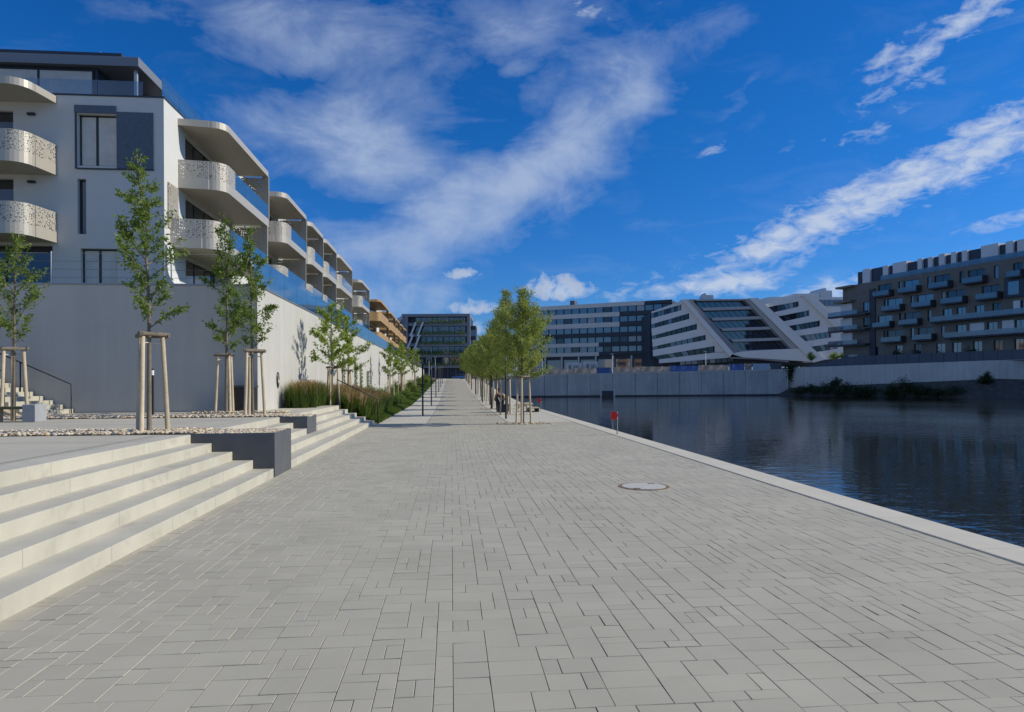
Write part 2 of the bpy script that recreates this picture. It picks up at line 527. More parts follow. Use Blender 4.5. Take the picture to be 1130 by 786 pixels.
class MB:
    """collects shapes; build() links them as ONE mesh object"""

    def __init__(s, F=None):
        s.v, s.f, s.mi, s.F = [], [], [], F
        s.sm = []

    def pt(s, p):
        p = Vector(p)
        return s.F(*p) if s.F else p

    def add(s, vs, fs, mi=0, smooth=False):
        o = len(s.v)
        s.v += [s.pt(p) for p in vs]
        s.f += [tuple(i + o for i in f) for f in fs]
        s.mi += [mi] * len(fs)
        s.sm += [smooth] * len(fs)

    def quad(s, a, b_, c, d, mi=0):
        s.add([a, b_, c, d], [(0, 1, 2, 3)], mi)

    def box(s, x0, x1, y0, y1, z0, z1, mi=0):
        s.add([(x0, y0, z0), (x1, y0, z0), (x1, y1, z0), (x0, y1, z0), (x0, y0, z1), (x1, y0, z1), (x1, y1, z1), (x0, y1, z1)],
              [(0, 3, 2, 1), (4, 5, 6, 7), (0, 1, 5, 4), (1, 2, 6, 5), (2, 3, 7, 6), (3, 0, 4, 7)], mi)

    def prism(s, pts, axis, a0, a1, mi=0, mi_side=None):
        """pts: 2-D outline; axis: 'z','y','x' extrusion between a0 and a1"""
        def mk(p, a):
            return {'z': (p[0], p[1], a), 'y': (p[0], a, p[1]), 'x': (a, p[0], p[1])}[axis]
        n = len(pts)
        ms = mi if mi_side is None else mi_side
        s.add([mk(p, a0) for p in pts] + [mk(p, a1) for p in pts], [tuple(range(n - 1, -1, -1)), tuple(range(n, 2 * n))], mi)
        for i in range(n):
            j = (i + 1) % n
            s.add([mk(pts[i], a0), mk(pts[j], a0), mk(pts[j], a1), mk(pts[i], a1)], [(0, 1, 2, 3)], ms)

    def tube(s, path, r, seg=8, mi=0, caps=True, smooth=True):
        path = [Vector(p) for p in path]
        if s.F:
            path = [s.F(*p) for p in path]
        rr = r if isinstance(r, (list, tuple)) else [r] * len(path)
        o = len(s.v)
        up0 = None
        for i, p in enumerate(path):
            d = (path[min(i + 1, len(path) - 1)] - path[max(i - 1, 0)]).normalized()
            if up0 is None:
                up0 = Vector((0, 0, 1)) if abs(d.z) < .9 else Vector((1, 0, 0))
            a = d.cross(up0)
            if a.length < 1e-4:
                a = d.cross(Vector((0, 1, 0)))
            a.normalize()
            c = a.cross(d)
            up0 = c
            for k in range(seg):
                th = 2 * math.pi * k / seg
                s.v.append(p + (a * math.cos(th) + c * math.sin(th)) * rr[i])
        for i in range(len(path) - 1):
            for k in range(seg):
                k2 = (k + 1) % seg
                s.f.append((o + i * seg + k, o + i * seg + k2, o + (i + 1) * seg + k2, o + (i + 1) * seg + k))
                s.mi.append(mi)
                s.sm.append(smooth)
        if caps:
            for i in (0, len(path) - 1):
                s.f.append(tuple(o + i * seg + k for k in range(seg)))
                s.mi.append(mi)
                s.sm.append(False)

    def lathe(s, prof, cx, cy, seg=24, mi=0, smooth=True):
        """prof: list of (radius, z)"""
        vs = [(cx + r * math.cos(2 * math.pi * k / seg), cy + r * math.sin(2 * math.pi * k / seg), z) for r, z in prof for k in range(seg)]
        fs = [(i * seg + k, i * seg + (k + 1) % seg, (i + 1) * seg + (k + 1) % seg, (i + 1) * seg + k)
              for i in range(len(prof) - 1) for k in range(seg)]
        s.add(vs, fs, mi, smooth)
        n = len(prof) - 1
        s.add([vs[k] for k in range(seg)], [tuple(range(seg - 1, -1, -1))], mi)
        s.add([vs[n * seg + k] for k in range(seg)], [tuple(range(seg))], mi)

    def build(s, name, mats, parent=None, bevel=0.0):
        me = bpy.data.meshes.new(name)
        off = Vector((0, 0, 0))
        q = parent
        while q is not None:
            off = off + q.location
            q = q.parent
        me.from_pydata([tuple(p - off) for p in s.v], [], s.f)
        mats = mats if isinstance(mats, (list, tuple)) else [mats]
        for m_ in mats:
            me.materials.append(m_)
        if len(mats) > 1:
            me.polygons.foreach_set('material_index', s.mi)
        if any(s.sm):
            me.polygons.foreach_set('use_smooth', s.sm)
        me.update()
        o = bpy.data.objects.new(name, me)
        COL.objects.link(o)
        o.parent = parent
        if bevel:
            md = o.modifiers.new('bevel', 'BEVEL')
            md.width = bevel
            md.segments = 2
            md.limit_method = 'ANGLE'
            md.angle_limit = R(40)
        return o


def np_mesh(name, V, Fq, m_, parent=None, mats=None, mi=None, smooth=False):
    """fast mesh from numpy vertex and face arrays (all faces same size)"""
    me = bpy.data.meshes.new(name)
    off = np.zeros(3)
    q = parent
    while q is not None:
        off = off + np.array(q.location)
        q = q.parent
    V = np.asarray(V, dtype=np.float64) - off
    k = Fq.shape[1]
    me.vertices.add(len(V))
    me.vertices.foreach_set('co', V.astype(np.float32).ravel())
    me.loops.add(Fq.size)
    me.loops.foreach_set('vertex_index', Fq.astype(np.int32).ravel())
    me.polygons.add(len(Fq))
    me.polygons.foreach_set('loop_start', np.arange(0, Fq.size, k, dtype=np.int32))
    me.polygons.foreach_set('loop_total', np.full(len(Fq), k, dtype=np.int32))
    for x in (mats or [m_]):
        me.materials.append(x)
    if mi is not None:
        me.polygons.foreach_set('material_index', mi.astype(np.int32))
    me.polygons.foreach_set('use_smooth', np.full(len(Fq), bool(smooth)))
    me.update(calc_edges=True)
    o = bpy.data.objects.new(name, me)
    COL.objects.link(o)
    o.parent = parent
    return o


def tag(o, label=None, cat=None, group=None, kind=None):
    if label:
        o['label'] = label
    if cat:
        o['category'] = cat
    if group:
        o['group'] = group
    if kind:
        o['kind'] = kind
    return o


def thing(name, loc, label, cat, group=None):
    o = bpy.data.objects.new(name, None)
    o.empty_display_size = .3
    COL.objects.link(o)
    o.location = loc
    return tag(o, label, cat, group)


def struct(o):
    o['kind'] = 'structure'
    return o


def copy_tree(o, parent=None):
    c = o.copy()
    COL.objects.link(c)
    if parent is not None:
        c.parent = parent
    for ch in list(o.children):
        copy_tree(ch, c)
    return c


ORD = ['first', 'second', 'third', 'fourth', 'fifth', 'sixth', 'seventh', 'eighth', 'ninth', 'tenth', 'eleventh', 'twelfth', 'thirteenth',
       'fourteenth', 'fifteenth', 'sixteenth']

# ------------------------------------------------------------------ the ground
XS, XK0, XK1 = -3.05, 4.92, 5.42      # foot of the steps, kerb inner and outer edge
STRIP_Y = 27.3                        # where the two light side strips begin
WATER_Z = -1.5


def gz(y):
    """the promenade is level, then climbs to the street at its far end"""
    if y <= 50:
        return 0.0
    if y >= 152:
        return 2.62
    t = (y - 50) / 102.0
    return 2.62 * (t * .72 + .28 * t * t * (3 - 2 * t))


def sheet(name, xs, ys, zf, m_, smooth=True):
    V = [(x, y, zf(x, y)) for y in ys for x in xs]
    n = len(xs)
    F = [(j * n + i, j * n + i + 1, (j + 1) * n + i + 1, (j + 1) * n + i) for j in range(len(ys) - 1) for i in range(n - 1)]
    return struct(np_mesh(name, np.array(V), np.array(F), m_, smooth=smooth))


YR = [STRIP_Y, 35, 45] + list(range(50, 156, 6)) + [156, 200]
# joint bed below the pavers
sheet('paving_bed', [XS - .3, XK0 + .1], [-40, 0, STRIP_Y], lambda x, y: -.012, M['joint'])
sheet('paving_bed', [-.95, 2.3], [STRIP_Y, 40, 46], lambda x, y: -.012, M['joint'])


def pavers(name, x0, x1, y0, y1, seed):
    """concrete pavers of mixed sizes on a 10 cm grid, each with chamfered edges and a sandy joint"""
    rng = random.Random(seed)
    nx, ny = int(round((x1 - x0) / .1)), int(round((y1 - y0) / .1))
    occ = np.zeros((ny, nx), dtype=bool)
    R_ = []
    sizes = [(3, 2)] * 7 + [(2, 2)] * 6 + [(2, 1)] * 3 + [(1, 2)] * 4 + [(2, 3)] * 3
    for j in range(ny):
        for i in range(nx):
            if occ[j, i]:
                continue
            for w, h in rng.sample(sizes, len(sizes)) + [(1, 1)]:
                if i + w <= nx and j + h <= ny and not occ[j:j + h, i:i + w].any():
                    # never leave a one-cell slot in the row
                    if w > 1 and i + w < nx and not occ[j, i + w] and (i + w + 1 >= nx or occ[j, i + w + 1]) and rng.random() < .8:
                        continue
                    occ[j:j + h, i:i + w] = True
                    R_.append((x0 + i * .1, y0 + j * .1, w * .1, h * .1))
                    break
    A = np.array(R_)
    n = len(A)
    g, c = .0017, .0022
    X0, Y0, X1, Y1 = A[:, 0] + g, A[:, 1] + g, A[:, 0] + A[:, 2] - g, A[:, 1] + A[:, 3] - g
    rs = np.random.RandomState(seed)
    z = rs.uniform(-.0012, .0012, n)
    tilt = rs.uniform(-.0012, .0012, (n, 2))
    V = np.zeros((n, 12, 3))
    for ring, (ins, zz) in enumerate(((0, -.011), (0, -.0026), (c, 0.0))):
        xs = (X0 + ins, X1 - ins, X1 - ins, X0 + ins)
        ys = (Y0 + ins, Y0 + ins, Y1 - ins, Y1 - ins)
        for k in range(4):
            V[:, ring * 4 + k, 0] = xs[k]
            V[:, ring * 4 + k, 1] = ys[k]
            V[:, ring * 4 + k, 2] = zz + z + tilt[:, 0] * (1 if k in (1, 2) else -1) + tilt[:, 1] * (1 if k > 1 else -1)
    V = V.reshape(-1, 3)
    q = []
    for a in (0, 4):
        for k in range(4):
            k2 = (k + 1) % 4
            q.append((a + k, a + k2, a + 4 + k2, a + 4 + k))
    q.append((8, 9, 10, 11))
    F = (np.array(q)[None] + (np.arange(n) * 12)[:, None, None]).reshape(-1, 4)
    return struct(np_mesh(name, V, F, M['paver']))


pavers('promenade_paving', XS - .05, XK0 - .02, .3, STRIP_Y, 5)
pavers('promenade_paving', -.95, 2.25, STRIP_Y + .02, 45, 6)
sheet('promenade_paving', [XS - .05, XK0 - .02], [-40, .28], lambda x, y: -.002, M['paver_far'])
sheet('promenade_paving', [-.95, 2.25], [45.02, 50] + list(range(56, 153, 6)) + [153], lambda x, y: gz(y), M['paver_far'])
sheet('side_path', [-2.9, -.97], YR, lambda x, y: gz(y) + .004, M['strip'])
sheet('side_path', [2.27, XK0 - .005], YR, lambda x, y: gz(y) + .004, M['strip'])
# street at the far end
sheet('street', [-60, 3.5, 60], [153, 175, 210], lambda x, y: 2.63, M['asphalt'])

# kerb stones along the water's edge, each a block
kb = MB()
y = -30.0
rk = random.Random(3)
while y < 138:
    L = 1.5
    z0, z1 = gz(y) + .012, gz(y + L) + .012
    a, b_ = y + .003, y + L - .003
    kb.add([(XK0, a, z0 - .5), (XK1, a, z0 - .5), (XK1, b_, z1 - .5), (XK0, b_, z1 - .5),
            (XK0, a, z0), (XK1, a, z0), (XK1, b_, z1), (XK0, b_, z1)],
           [(4, 5, 6, 7), (0, 1, 5, 4), (1, 2, 6, 5), (2, 3, 7, 6), (3, 0, 4, 7)])
    y += L
struct(kb.build('kerb', M['kerb'], bevel=.012))
# quay face below the kerb
qf = MB()
qf.box(XK1 - .3, XK1 - .05, -40, 139, -3, -.2)
struct(qf.build('quay_face', M['quay']))

# water
wt = sheet('water', [XK1 - .06, 30, 60, 130, 300], [-150, -60, 0, 60, 120, 185], lambda x, y: WATER_Z, M['water'], smooth=False)

# upper plaza, level with the top step
PZ = .75
sheet('plaza', [-60, -20, -4.825], [-40, 0, 21.85], lambda x, y: PZ, M['plaza'])
sheet('plaza', [-6.05, -4.825], [21.85, 27.3], lambda x, y: PZ, M['plaza'])
jt = MB()
for yy in (1.5, 4.5, 7.5, 10.6, 15.2, 16.4, 20.35, 21.3):
    jt.quad((-40, yy, PZ + .004), (-4.9, yy, PZ + .004), (-4.9, yy + .015, PZ + .004), (-40, yy + .015, PZ + .004))
for xx in (-4.9,):
    jt.quad((xx, -10, PZ + .004), (xx + .012, -10, PZ + .004), (xx + .012, 11.7, PZ + .004), (xx, 11.7, PZ + .004))
struct(jt.build('plaza_joint', M['joint']))
# land under and beyond everything
sheet('land', [-4000, -500, -60, -6.2], [22.2, 60, 150, 155], lambda x, y: 4.3, M['land'])


def far_z(x, y):
    return 2.55 if x < 12 else min(4.6, 2.55 + (x - 12) * .035)


sheet('far_land', [-4000, -600, -60, 12, 40, 75, 110, 160, 700, 4000], [184, 210, 400, 1200, 6000], lambda x, y: far_z(x, y) - .02, M['yard'])

# ------------------------------------------------------------------ steps between promenade and plaza
TREAD, RISER = .342, .15


def step_blocks(parent, i, y0, y1, seed):
    mb = MB()
    rg = random.Random(seed * 7 + i)
    x1 = XS - TREAD * i
    y = y0
    first = True
    while y < y1 - .01:
        L = rg.uniform(1.3, 1.9) if not first else rg.uniform(.7, 1.7)
        first = False
        e = min(y + L, y1)
        if y1 - e < .5:
            e = y1
        mb.box(x1 - TREAD - .06, x1, y + .0012, e - .0012, RISER * i - .02 if i else -.1, RISER * (i + 1))
        y = e
    return mb.build('step', M['step'], parent, bevel=.006)


PL1 = (12.0, 13.2)       # the two planters cut into the flight (y range)
PL2 = (18.0, 19.2)
STEP_END = 27.3
t1 = thing('concrete_steps', (XS, -3, 0), 'long pale concrete steps in the foreground, left of the larger dark planter', 'steps')
for i in range(5):
    step_blocks(t1, i, -8.0, PL1[0] - .004, 1)
t2 = thing('concrete_steps', (XS, 20, 0), 'pale concrete steps beyond the larger dark planter, ending at the grass bed', 'steps')
for i in range(5):
    if i < 2:
        step_blocks(t2, i, PL1[1] + .004, STEP_END - i * .0, 2)
    else:
        step_blocks(t2, i, PL1[1] + .004, PL2[0] - .004, 3)
        step_blocks(t2, i, PL2[1] + .004, STEP_END, 4)

# planters and the pebble strips running on from them
_ico = bmesh.new()
bmesh.ops.create_icosphere(_ico, subdivisions=1, radius=1)
ICO_V = np.array([v.co[:] for v in _ico.verts])
ICO_F = np.array([[v.index for v in f.verts] for f in _ico.faces])
_ico.free()


def pebbles(name, n, x0, x1, y0, y1, z, smin, smax, seed, label=None):
    rs = np.random.RandomState(seed)
    P = np.stack([rs.uniform(x0, x1, n), rs.uniform(y0, y1, n), np.full(n, z)], 1)
    S = rs.uniform(smin, smax, (n, 1)) * rs.uniform(.6, 1.25, (n, 3)) * np.array([1, 1, .6])
    an = rs.uniform(0, 6.28, n)
    V = ICO_V[None] * S[:, None] * rs.uniform(.8, 1.15, (n, len(ICO_V), 1))
    c, s_ = np.cos(an)[:, None], np.sin(an)[:, None]
    Vx = V[..., 0] * c - V[..., 1] * s_
    Vy = V[..., 0] * s_ + V[..., 1] * c
    V = np.stack([Vx, Vy, V[..., 2]], -1) + P[:, None]
    V[..., 2] += rs.uniform(0, smax * .5, (n, 1))
    F = (ICO_F[None] + (np.arange(n) * len(ICO_V))[:, None, None]).reshape(-1, 3)
    o = np_mesh(name, V.reshape(-1, 3), F, M['pebble'], smooth=True)
    tag(o, label, kind='stuff')
    return o


def steel_planter(x0, x1, y0, y1, z0, z1, label):
    t = thing('steel_planter', ((x0 + x1) / 2, (y0 + y1) / 2, z0), label, 'planter')
    mb = MB()
    w = .03
    mb.box(x0, x1, y0, y0 + w, z0, z1)
    mb.box(x1 - w, x1 + .0, y0 + w, y1 - w, z0, z1)
    mb.box(x0, x1, y1 - w, y1, z0, z1)
    mb.build('box', M['planter'], t, bevel=.004)
    so = MB()
    so.box(x0 + .01, x1 - w - .002, y0 + w + .002, y1 - w - .002, z0 + .03, z1 - .05)
    so.build('fill', M['soil'], t)
    return t


steel_planter(-4.42, XS + .02, *PL1, 0, .765, 'large dark grey steel planter box set into the foreground steps, topped with pebbles')
steel_planter(-4.42, XS - TREAD * 1 - .33, *PL2, .30, .765, 'small dark grey steel planter box set into the upper steps farther off')
for yy, n in ((PL1, 2600), (PL2, 1500)):
    bed = MB()
    bed.quad((-14, yy[0] + .02, PZ + .005), (-4.43, yy[0] + .02, PZ + .005), (-4.43, yy[1] - .02, PZ + .005), (-14, yy[1] - .02, PZ + .005))
    struct(bed.build('pebble_bed', M['soil']))
pebbles('pebbles', 1500, -4.40, XS - .03, PL1[0] + .05, PL1[1] - .05, .735, .022, .05, 11, 'tan and white pebbles filling the near planter')
pebbles('pebbles', 6500, -13.8, -4.45, PL1[0] + .05, PL1[1] - .05, PZ + .012, .022, .052, 12, 'tan and white pebbles in the strip round the nearest young tree')
pebbles('pebbles', 700, -4.40, XS - .7, PL2[0] + .05, PL2[1] - .05, .735, .025, .055, 13, 'tan and white pebbles filling the far planter')
pebbles('pebbles', 5000, -13.8, -4.45, PL2[0] + .05, PL2[1] - .05, PZ + .012, .025, .055, 14, 'tan and white pebbles in the second strip on the plaza')
pebbles('pebbles', 900, -7.6, -4.9, 20.55, 21.2, PZ + .012, .025, .055, 15, 'tan and white pebbles beside the rendered wall corner')

# planting bed between wall and side path
WX, WY, WTOP = -6.04, 21.9, 4.68


def bed_z(x, y):
    k = min(1, max(0, (-2.9 - x) / 3.1))
    up = max(gz(y) + .55, .75) if y < 45 else gz(y) + .55
    return gz(y) - .02 + (up - gz(y)) * (k ** .8)


BX = [-6.03, -5.4, -4.7, -4.0, -3.4, -2.9]
sheet('planting_bed', BX, [27.3, 29, 31, 34, 38, 42, 46, 50] + list(range(56, 153, 6)), bed_z, M['soil'])

# ------------------------------------------------------------------ rendered retaining wall with its glass fence
t = thing('retaining_wall', (WX, WY, 0), 'tall pale rendered retaining wall below the white apartment building', 'wall')
mb = MB()
mb.box(WX - .35, WX, WY, 152, -.5, WTOP)
mb.box(-45, WX - .35, WY, WY + .35, -.5, WTOP)
mb.build('wall', M['render_wall'], t)
mb = MB()
mb.box(WX - .40, WX + .03, WY - .03, 152, WTOP + .002, WTOP + .05)
mb.box(-45, WX - .40, WY - .03, WY + .40, WTOP + .002, WTOP + .05)
mb.build('coping', M['coping'], t)
mb = MB()
yy = WY + .3
while yy < 92:
    mb.box(WX - .20, WX - .18, yy, yy + 1.97, WTOP + .05, WTOP + 1.02)
    yy += 2.0
tag(mb.build('glass_panel', M['blue_glass'], t), 'blue tinted glass balustrade')
mb = MB()
while yy < 150:
    for k in range(13):
        mb.tube([(WX - .19, yy + k * .15, WTOP + .05), (WX - .19, yy + k * .15, WTOP + 1.0)], .012, 4)
    mb.tube([(WX - .19, yy, WTOP + 1.02), (WX - .19, yy + 2, WTOP + 1.02)], .022, 5)
    yy += 2.0
tag(mb.build('railing', M['dark_frame'], t), 'dark vertical bar railing')
mb = MB()
for xx in np.arange(-30, WX - .3, 3.55):
    mb.tube([(xx, WY + .2, WTOP + .05), (xx, WY + .2, WTOP + 1.05)], .022, 6)
mb.build('fence_post', M['light_metal'], t)
mb = MB()
for zz in (.25, .5, .75, 1.0):
    mb.tube([(-30, WY + .2, WTOP + zz), (WX - .2, WY + .2, WTOP + zz)], .006, 4)
mb.build('fence_wire', M['grey_metal'], t)
g_ = MB()
rg = random.Random(8)
pts = [(WX + .006, 24.35 + .16 * math.cos(a), 1.75 + .26 * math.sin(a)) for a in np.linspace(0, 5.9, 22)]
g_.tube(pts, .022, 6)
g_.tube([(WX + .006, 24.3, 1.9), (WX + .006, 24.36, 1.45)], .02, 6)
tag(g_.build('graffiti', M['graffiti'], t), 'black sprayed loop on the wall')

# ------------------------------------------------------------------ the white apartment building
BXF, BYF = -13.05, 32.4           # planes of its long and its end facade
FL = [5.35, 8.40, 11.45]
PAR = 14.72                       # parapet
bld = thing('apartment_building', (BXF, BYF, 4.3), 'white modern apartment building with rounded perforated balconies on the left', 'building')


def wall_with_holes(mb, a0, a1, z0, z1, holes, depth=.22, mi=0):
    """front face at d=0 with rectangular openings and their reveals; mb.F maps (a, d, z)"""
    A = sorted({a0, a1, *[h[0] for h in holes], *[h[1] for h in holes]})
    Z = sorted({z0, z1, *[h[2] for h in holes], *[h[3] for h in holes]})
    for i in range(len(A) - 1):
        for j in range(len(Z) - 1):
            ca, cz = (A[i] + A[i + 1]) / 2, (Z[j] + Z[j + 1]) / 2
            if any(h[0] < ca < h[1] and h[2] < cz < h[3] for h in holes):
                continue
            mb.quad((A[i], 0, Z[j]), (A[i + 1], 0, Z[j]), (A[i + 1], 0, Z[j + 1]), (A[i], 0, Z[j + 1]), mi)
    for (b0, b1, c0, c1) in holes:
        mb.quad((b0, 0, c0), (b0, -depth, c0), (b0, -depth, c1), (b0, 0, c1), mi)
        mb.quad((b1, 0, c0), (b1, 0, c1), (b1, -depth, c1), (b1, -depth, c0), mi)
        mb.quad((b0, 0, c1), (b0, -depth, c1), (b1, -depth, c1), (b1, 0, c1), mi)
        mb.quad((b0, 0, c0), (b1, 0, c0), (b1, -depth, c0), (b0, -depth, c0), mi)


# facade frames: a along the facade, d outwards
Fend = lambda a, d, z: Vector((a, BYF - d, z))
Flong = lambda a, d, z: Vector((BXF + d, a, z))
Fend_b = lambda a, d, z: Vector((-17.7 - a, BYF - d, z))     # balconies of the end facade run leftwards


def window(F, a0, a1, z0, z1, parent, mull=(), pane='pane', d=-.2, fw=.07, label=None):
    w = MB(F)
    w.box(a0 + .003, a0 + fw, d - .06, d, z0 + .003, z1 - .003)
    w.box(a1 - fw, a1 - .003, d - .06, d, z0 + .003, z1 - .003)
    w.box(a0 + fw, a1 - fw, d - .06, d, z1 - fw, z1 - .003)
    w.box(a0 + fw, a1 - fw, d - .06, d, z0 + .003, z0 + fw)
    for m_ in mull:
        w.box(m_ - .05, m_ + .05, d - .06, d + .004, z0 + fw, z1 - fw)
    o = w.build('window', M['dark_frame'], parent)
    if label:
        o['label'] = label
    p = MB(F)
    cuts = [a0 + fw] + sorted(x for x in mull) + [a1 - fw]
    for i in range(len(cuts) - 1):
        q0 = cuts[i] + (.052 if i else .002)
        q1 = cuts[i + 1] - (.052 if i < len(cuts) - 2 else .002)
        p.box(q0, q1, d - .045, d - .02, z0 + fw + .002, z1 - fw - .002)
    p.build('pane', M[pane], o)
    return o


# openings of the long facade: one door group per unit and floor
UNITS = [(34.0, 42.2), (46.2, 53.0), (54.4, 59.8), (60.8, 66.6), (68.0, 77.0), (84.6, 93.0)]
holes_long = []
for (u0, u1) in UNITS:
    for k, f in enumerate(FL):
        holes_long.append((u0 + .9, min(u0 + 5.6, u1 - .5), f + .02, f + 2.5))
holes_end = [(-16.8, -15.12, 11.55, 13.9), (-16.82, -16.45, 8.45, 10.95), (-16.7, -15.1, 5.4, 7.8),
             (-24, -19.55, 11.47, 13.95), (-24, -19.55, 8.42, 10.9), (-24, -17.9, 5.37, 7.9)]
mb = MB(Flong)
wall_with_holes(mb, BYF, 96, 4.0, PAR, holes_long)
mb.F = Fend
wall_with_holes(mb, -40, BXF, 4.0, PAR, holes_end)
mb.F = None
mb.quad((-40, BYF, PAR), (BXF, BYF, PAR), (BXF, BYF + .4, PAR), (-40, BYF + .4, PAR))
mb.quad((BXF - .4, BYF + .4, PAR), (BXF, BYF + .4, PAR), (BXF, 96, PAR), (BXF - .4, 96, PAR))
mb.box(-40, BXF - .3, 95.7, 96, 4, PAR)
mb.build('wall', M['white_wall'], bld)
mb = MB()
mb.box(-40, BXF + .04, BYF - .04, BYF + .42, PAR + .003, PAR + .07)
mb.box(BXF - .42, BXF + .04, BYF + .42, 96, PAR + .003, PAR + .07)
mb.build('coping', M['dark_panel'], bld)
# dark rooms behind the glass
mb = MB()
mb.box(-40, BXF - .45, BYF + .45, 95.5, 4.2, PAR - .3)
mb.build('core', M['slab_dark'], bld)

window(Fend, *holes_end[0], bld, mull=(-16.05,), pane='pane_curtain_reflection', label='full-height window with pale curtains')
window(Fend, *holes_end[1], bld, label='narrow slot window')
window(Fend, *holes_end[2], bld, mull=(-15.95,), pane='pane_curtain_reflection')  # no curtain here: the pale pane colour paints in a tan reflection
window(Fend, *holes_end[3], bld, mull=(-22.5, -21.0))
window(Fend, *holes_end[4], bld, mull=(-22.5, -21.0))
window(Fend, *holes_end[5], bld, mull=(-22, -20))
for h in holes_long:
    window(Flong, *h, bld, mull=(h[0] + (h[1] - h[0]) * .36, h[0] + (h[1] - h[0]) * .68), pane='pane')
s_ = MB(Fend)
s_.box(-15.1, -13.48, .012, .05, 11.45, 14.02)
tag(s_.build('shutter', M['mesh_panel'], bld), 'dark grey sliding shutter beside the large window')
s_ = MB(Fend)
s_.box(-16.92, -15.12, .012, .06, 13.93, 14.28)
s_.build('blind_box', M['mesh_panel'], bld)
s_ = MB(Fend)
s_.box(-16.9, -16.83, .012, .05, 11.4, 13.92)
s_.box(-16.83, -13.48, .012, .06, 11.38, 11.44)
s_.build('window_sill', M['dark_panel'], bld)
for zz in (13.75, 10.7):
    l_ = MB(Fend)
    l_.box(-18.9, -18.6, .01, .14, zz, zz + .1)
    l_.build('wall_lamp', M['dark_frame'], bld)


def tray(L, D, bev=.35, rad=.75, seg=7):
    """outline of a balcony from the near wall root round to the far outer corner (a, d)"""
    p = [(0.0, 0.0), (bev * .55, D - rad)]
    cx, cy = bev * .62 + rad, D - rad
    for k in range(seg + 1):
        th = math.pi - (math.pi / 2) * k / seg
        p.append((cx + rad * math.cos(th), cy + rad * math.sin(th)))
    p.append((L, D))
    return p


def wrap(mb, path, z0, z1, th, mi=0):
    """vertical sheet of thickness th following path (a, d)"""
    P = [Vector(p) for p in path]
    inn = []
    for i, p in enumerate(P):
        d = (P[min(i + 1, len(P) - 1)] - P[max(i - 1, 0)]).normalized()
        inn.append(p + Vector((d.y, -d.x)) * th)
    for i in range(len(P) - 1):
        a, b_, c, d = P[i], P[i + 1], inn[i + 1], inn[i]
        mb.quad((a.x, a.y, z0), (b_.x, b_.y, z0), (b_.x, b_.y, z1), (a.x, a.y, z1), mi)
        mb.quad((d.x, d.y, z0), (d.x, d.y, z1), (c.x, c.y, z1), (c.x, c.y, z0), mi)
        mb.quad((a.x, a.y, z1), (b_.x, b_.y, z1), (c.x, c.y, z1), (d.x, d.y, z1), mi)
        mb.quad((a.x, a.y, z0), (d.x, d.y, z0), (c.x, c.y, z0), (b_.x, b_.y, z0), mi)
    for i in (0, len(P) - 1):
        a, d = P[i], inn[i]
        mb.quad((a.x, a.y, z0), (a.x, a.y, z1), (d.x, d.y, z1), (d.x, d.y, z0), mi)


def split_path(path, a_cut):
    """the part of the path before a = a_cut on its outer straight, and the rest"""
    for i in range(len(path) - 1):
        if path[i][0] < a_cut <= path[i + 1][0] and i > 2:
            c = (a_cut, path[i][1])
            return path[:i + 1] + [c], [c] + path[i + 1:]
    return path, None


def balcony(F, L, D, floor, parent, glass=True, mats=('alu', 'perf', 'soffit', 'blue_glass'), glass_from=None, label=None):
    path = tray(L, D)
    z0, zb, z1 = floor - .36, floor + .10, floor + .96
    poly = path + [(L, 0.0)]
    s_ = MB(F)
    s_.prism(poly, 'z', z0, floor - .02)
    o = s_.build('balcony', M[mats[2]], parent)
    if label:
        o['label'] = label
    near, far = split_path(path, glass_from if glass_from else rad_end(path) + .9) if glass else (path, None)
    m1 = MB(F)
    off = .012
    out = [(p[0] - (off if i < 2 else 0), p[1] + (off if i >= 2 else 0)) for i, p in enumerate(path)]
    wrap(m1, out, z0 - .01, zb, .05)
    m1.build('balcony_edge', M[mats[0]], o)
    m2 = MB(F)
    wrap(m2, near, zb + .003, z1, .03)
    m2.build('balcony_parapet', M[mats[1]], o)
    c = MB(F)
    wrap(c, [(p[0], p[1]) for p in near], z1 + .002, z1 + .035, .05)
    c.build('parapet_rail', M[mats[0]], o)
    if far:
        g = MB(F)
        wrap(g, far, zb + .003, z1 - .02, .015)
        g.build('glass_panel', M[mats[3]], o)
    return o


def rad_end(path):
    return path[-2][0]


def canopy(F, L, D, z, parent, mats=('alu', 'soffit')):
    path = tray(L, D)
    poly = path + [(L, 0.0)]
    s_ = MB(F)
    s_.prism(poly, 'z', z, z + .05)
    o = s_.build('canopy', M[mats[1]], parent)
    s_ = MB(F)
    wrap(s_, [(p[0] - .01, p[1] + .01) for p in path], z - .02, z + .30, .05)
    s_.prism(poly, 'z', z + .06, z + .28)
    s_.build('canopy_edge', M[mats[0]], o)
    return o


def fin(F, L, D, z0, z1, parent, m_='alu', perf=None):
    s_ = MB(F)
    s_.box(L - .02, L + .10, D - .35, D + .02, z0, z1)
    o = s_.build('end_frame', M[m_], parent)
    if perf:
        p = MB(F)
        p.box(L + .0, L + .03, .0, D - .36, z0 + .1, z1 - .1)
        p.build('screen', M[perf], o)


for n, (u0, u1) in enumerate(UNITS):
    L = u1 - u0
    F0 = (lambda u: (lambda a, d, z: Vector((BXF + d, u + a, z))))(u0)
    canopy(F0, L, 2.1, 14.12, bld)
    balcony(F0, L, 2.1, FL[2], bld)
    fin(F0, L, 2.1, FL[2] + .1, 14.14, bld, perf='perf')
    Fb = (lambda u: (lambda a, d, z: Vector((BXF + d, u + a, z))))(u0 - .95)
    balcony(Fb, L + .6, 2.1, FL[1], bld)
    fin(Fb, L + .6, 2.1, FL[1] + .1, FL[2] - .36, bld, perf='perf')
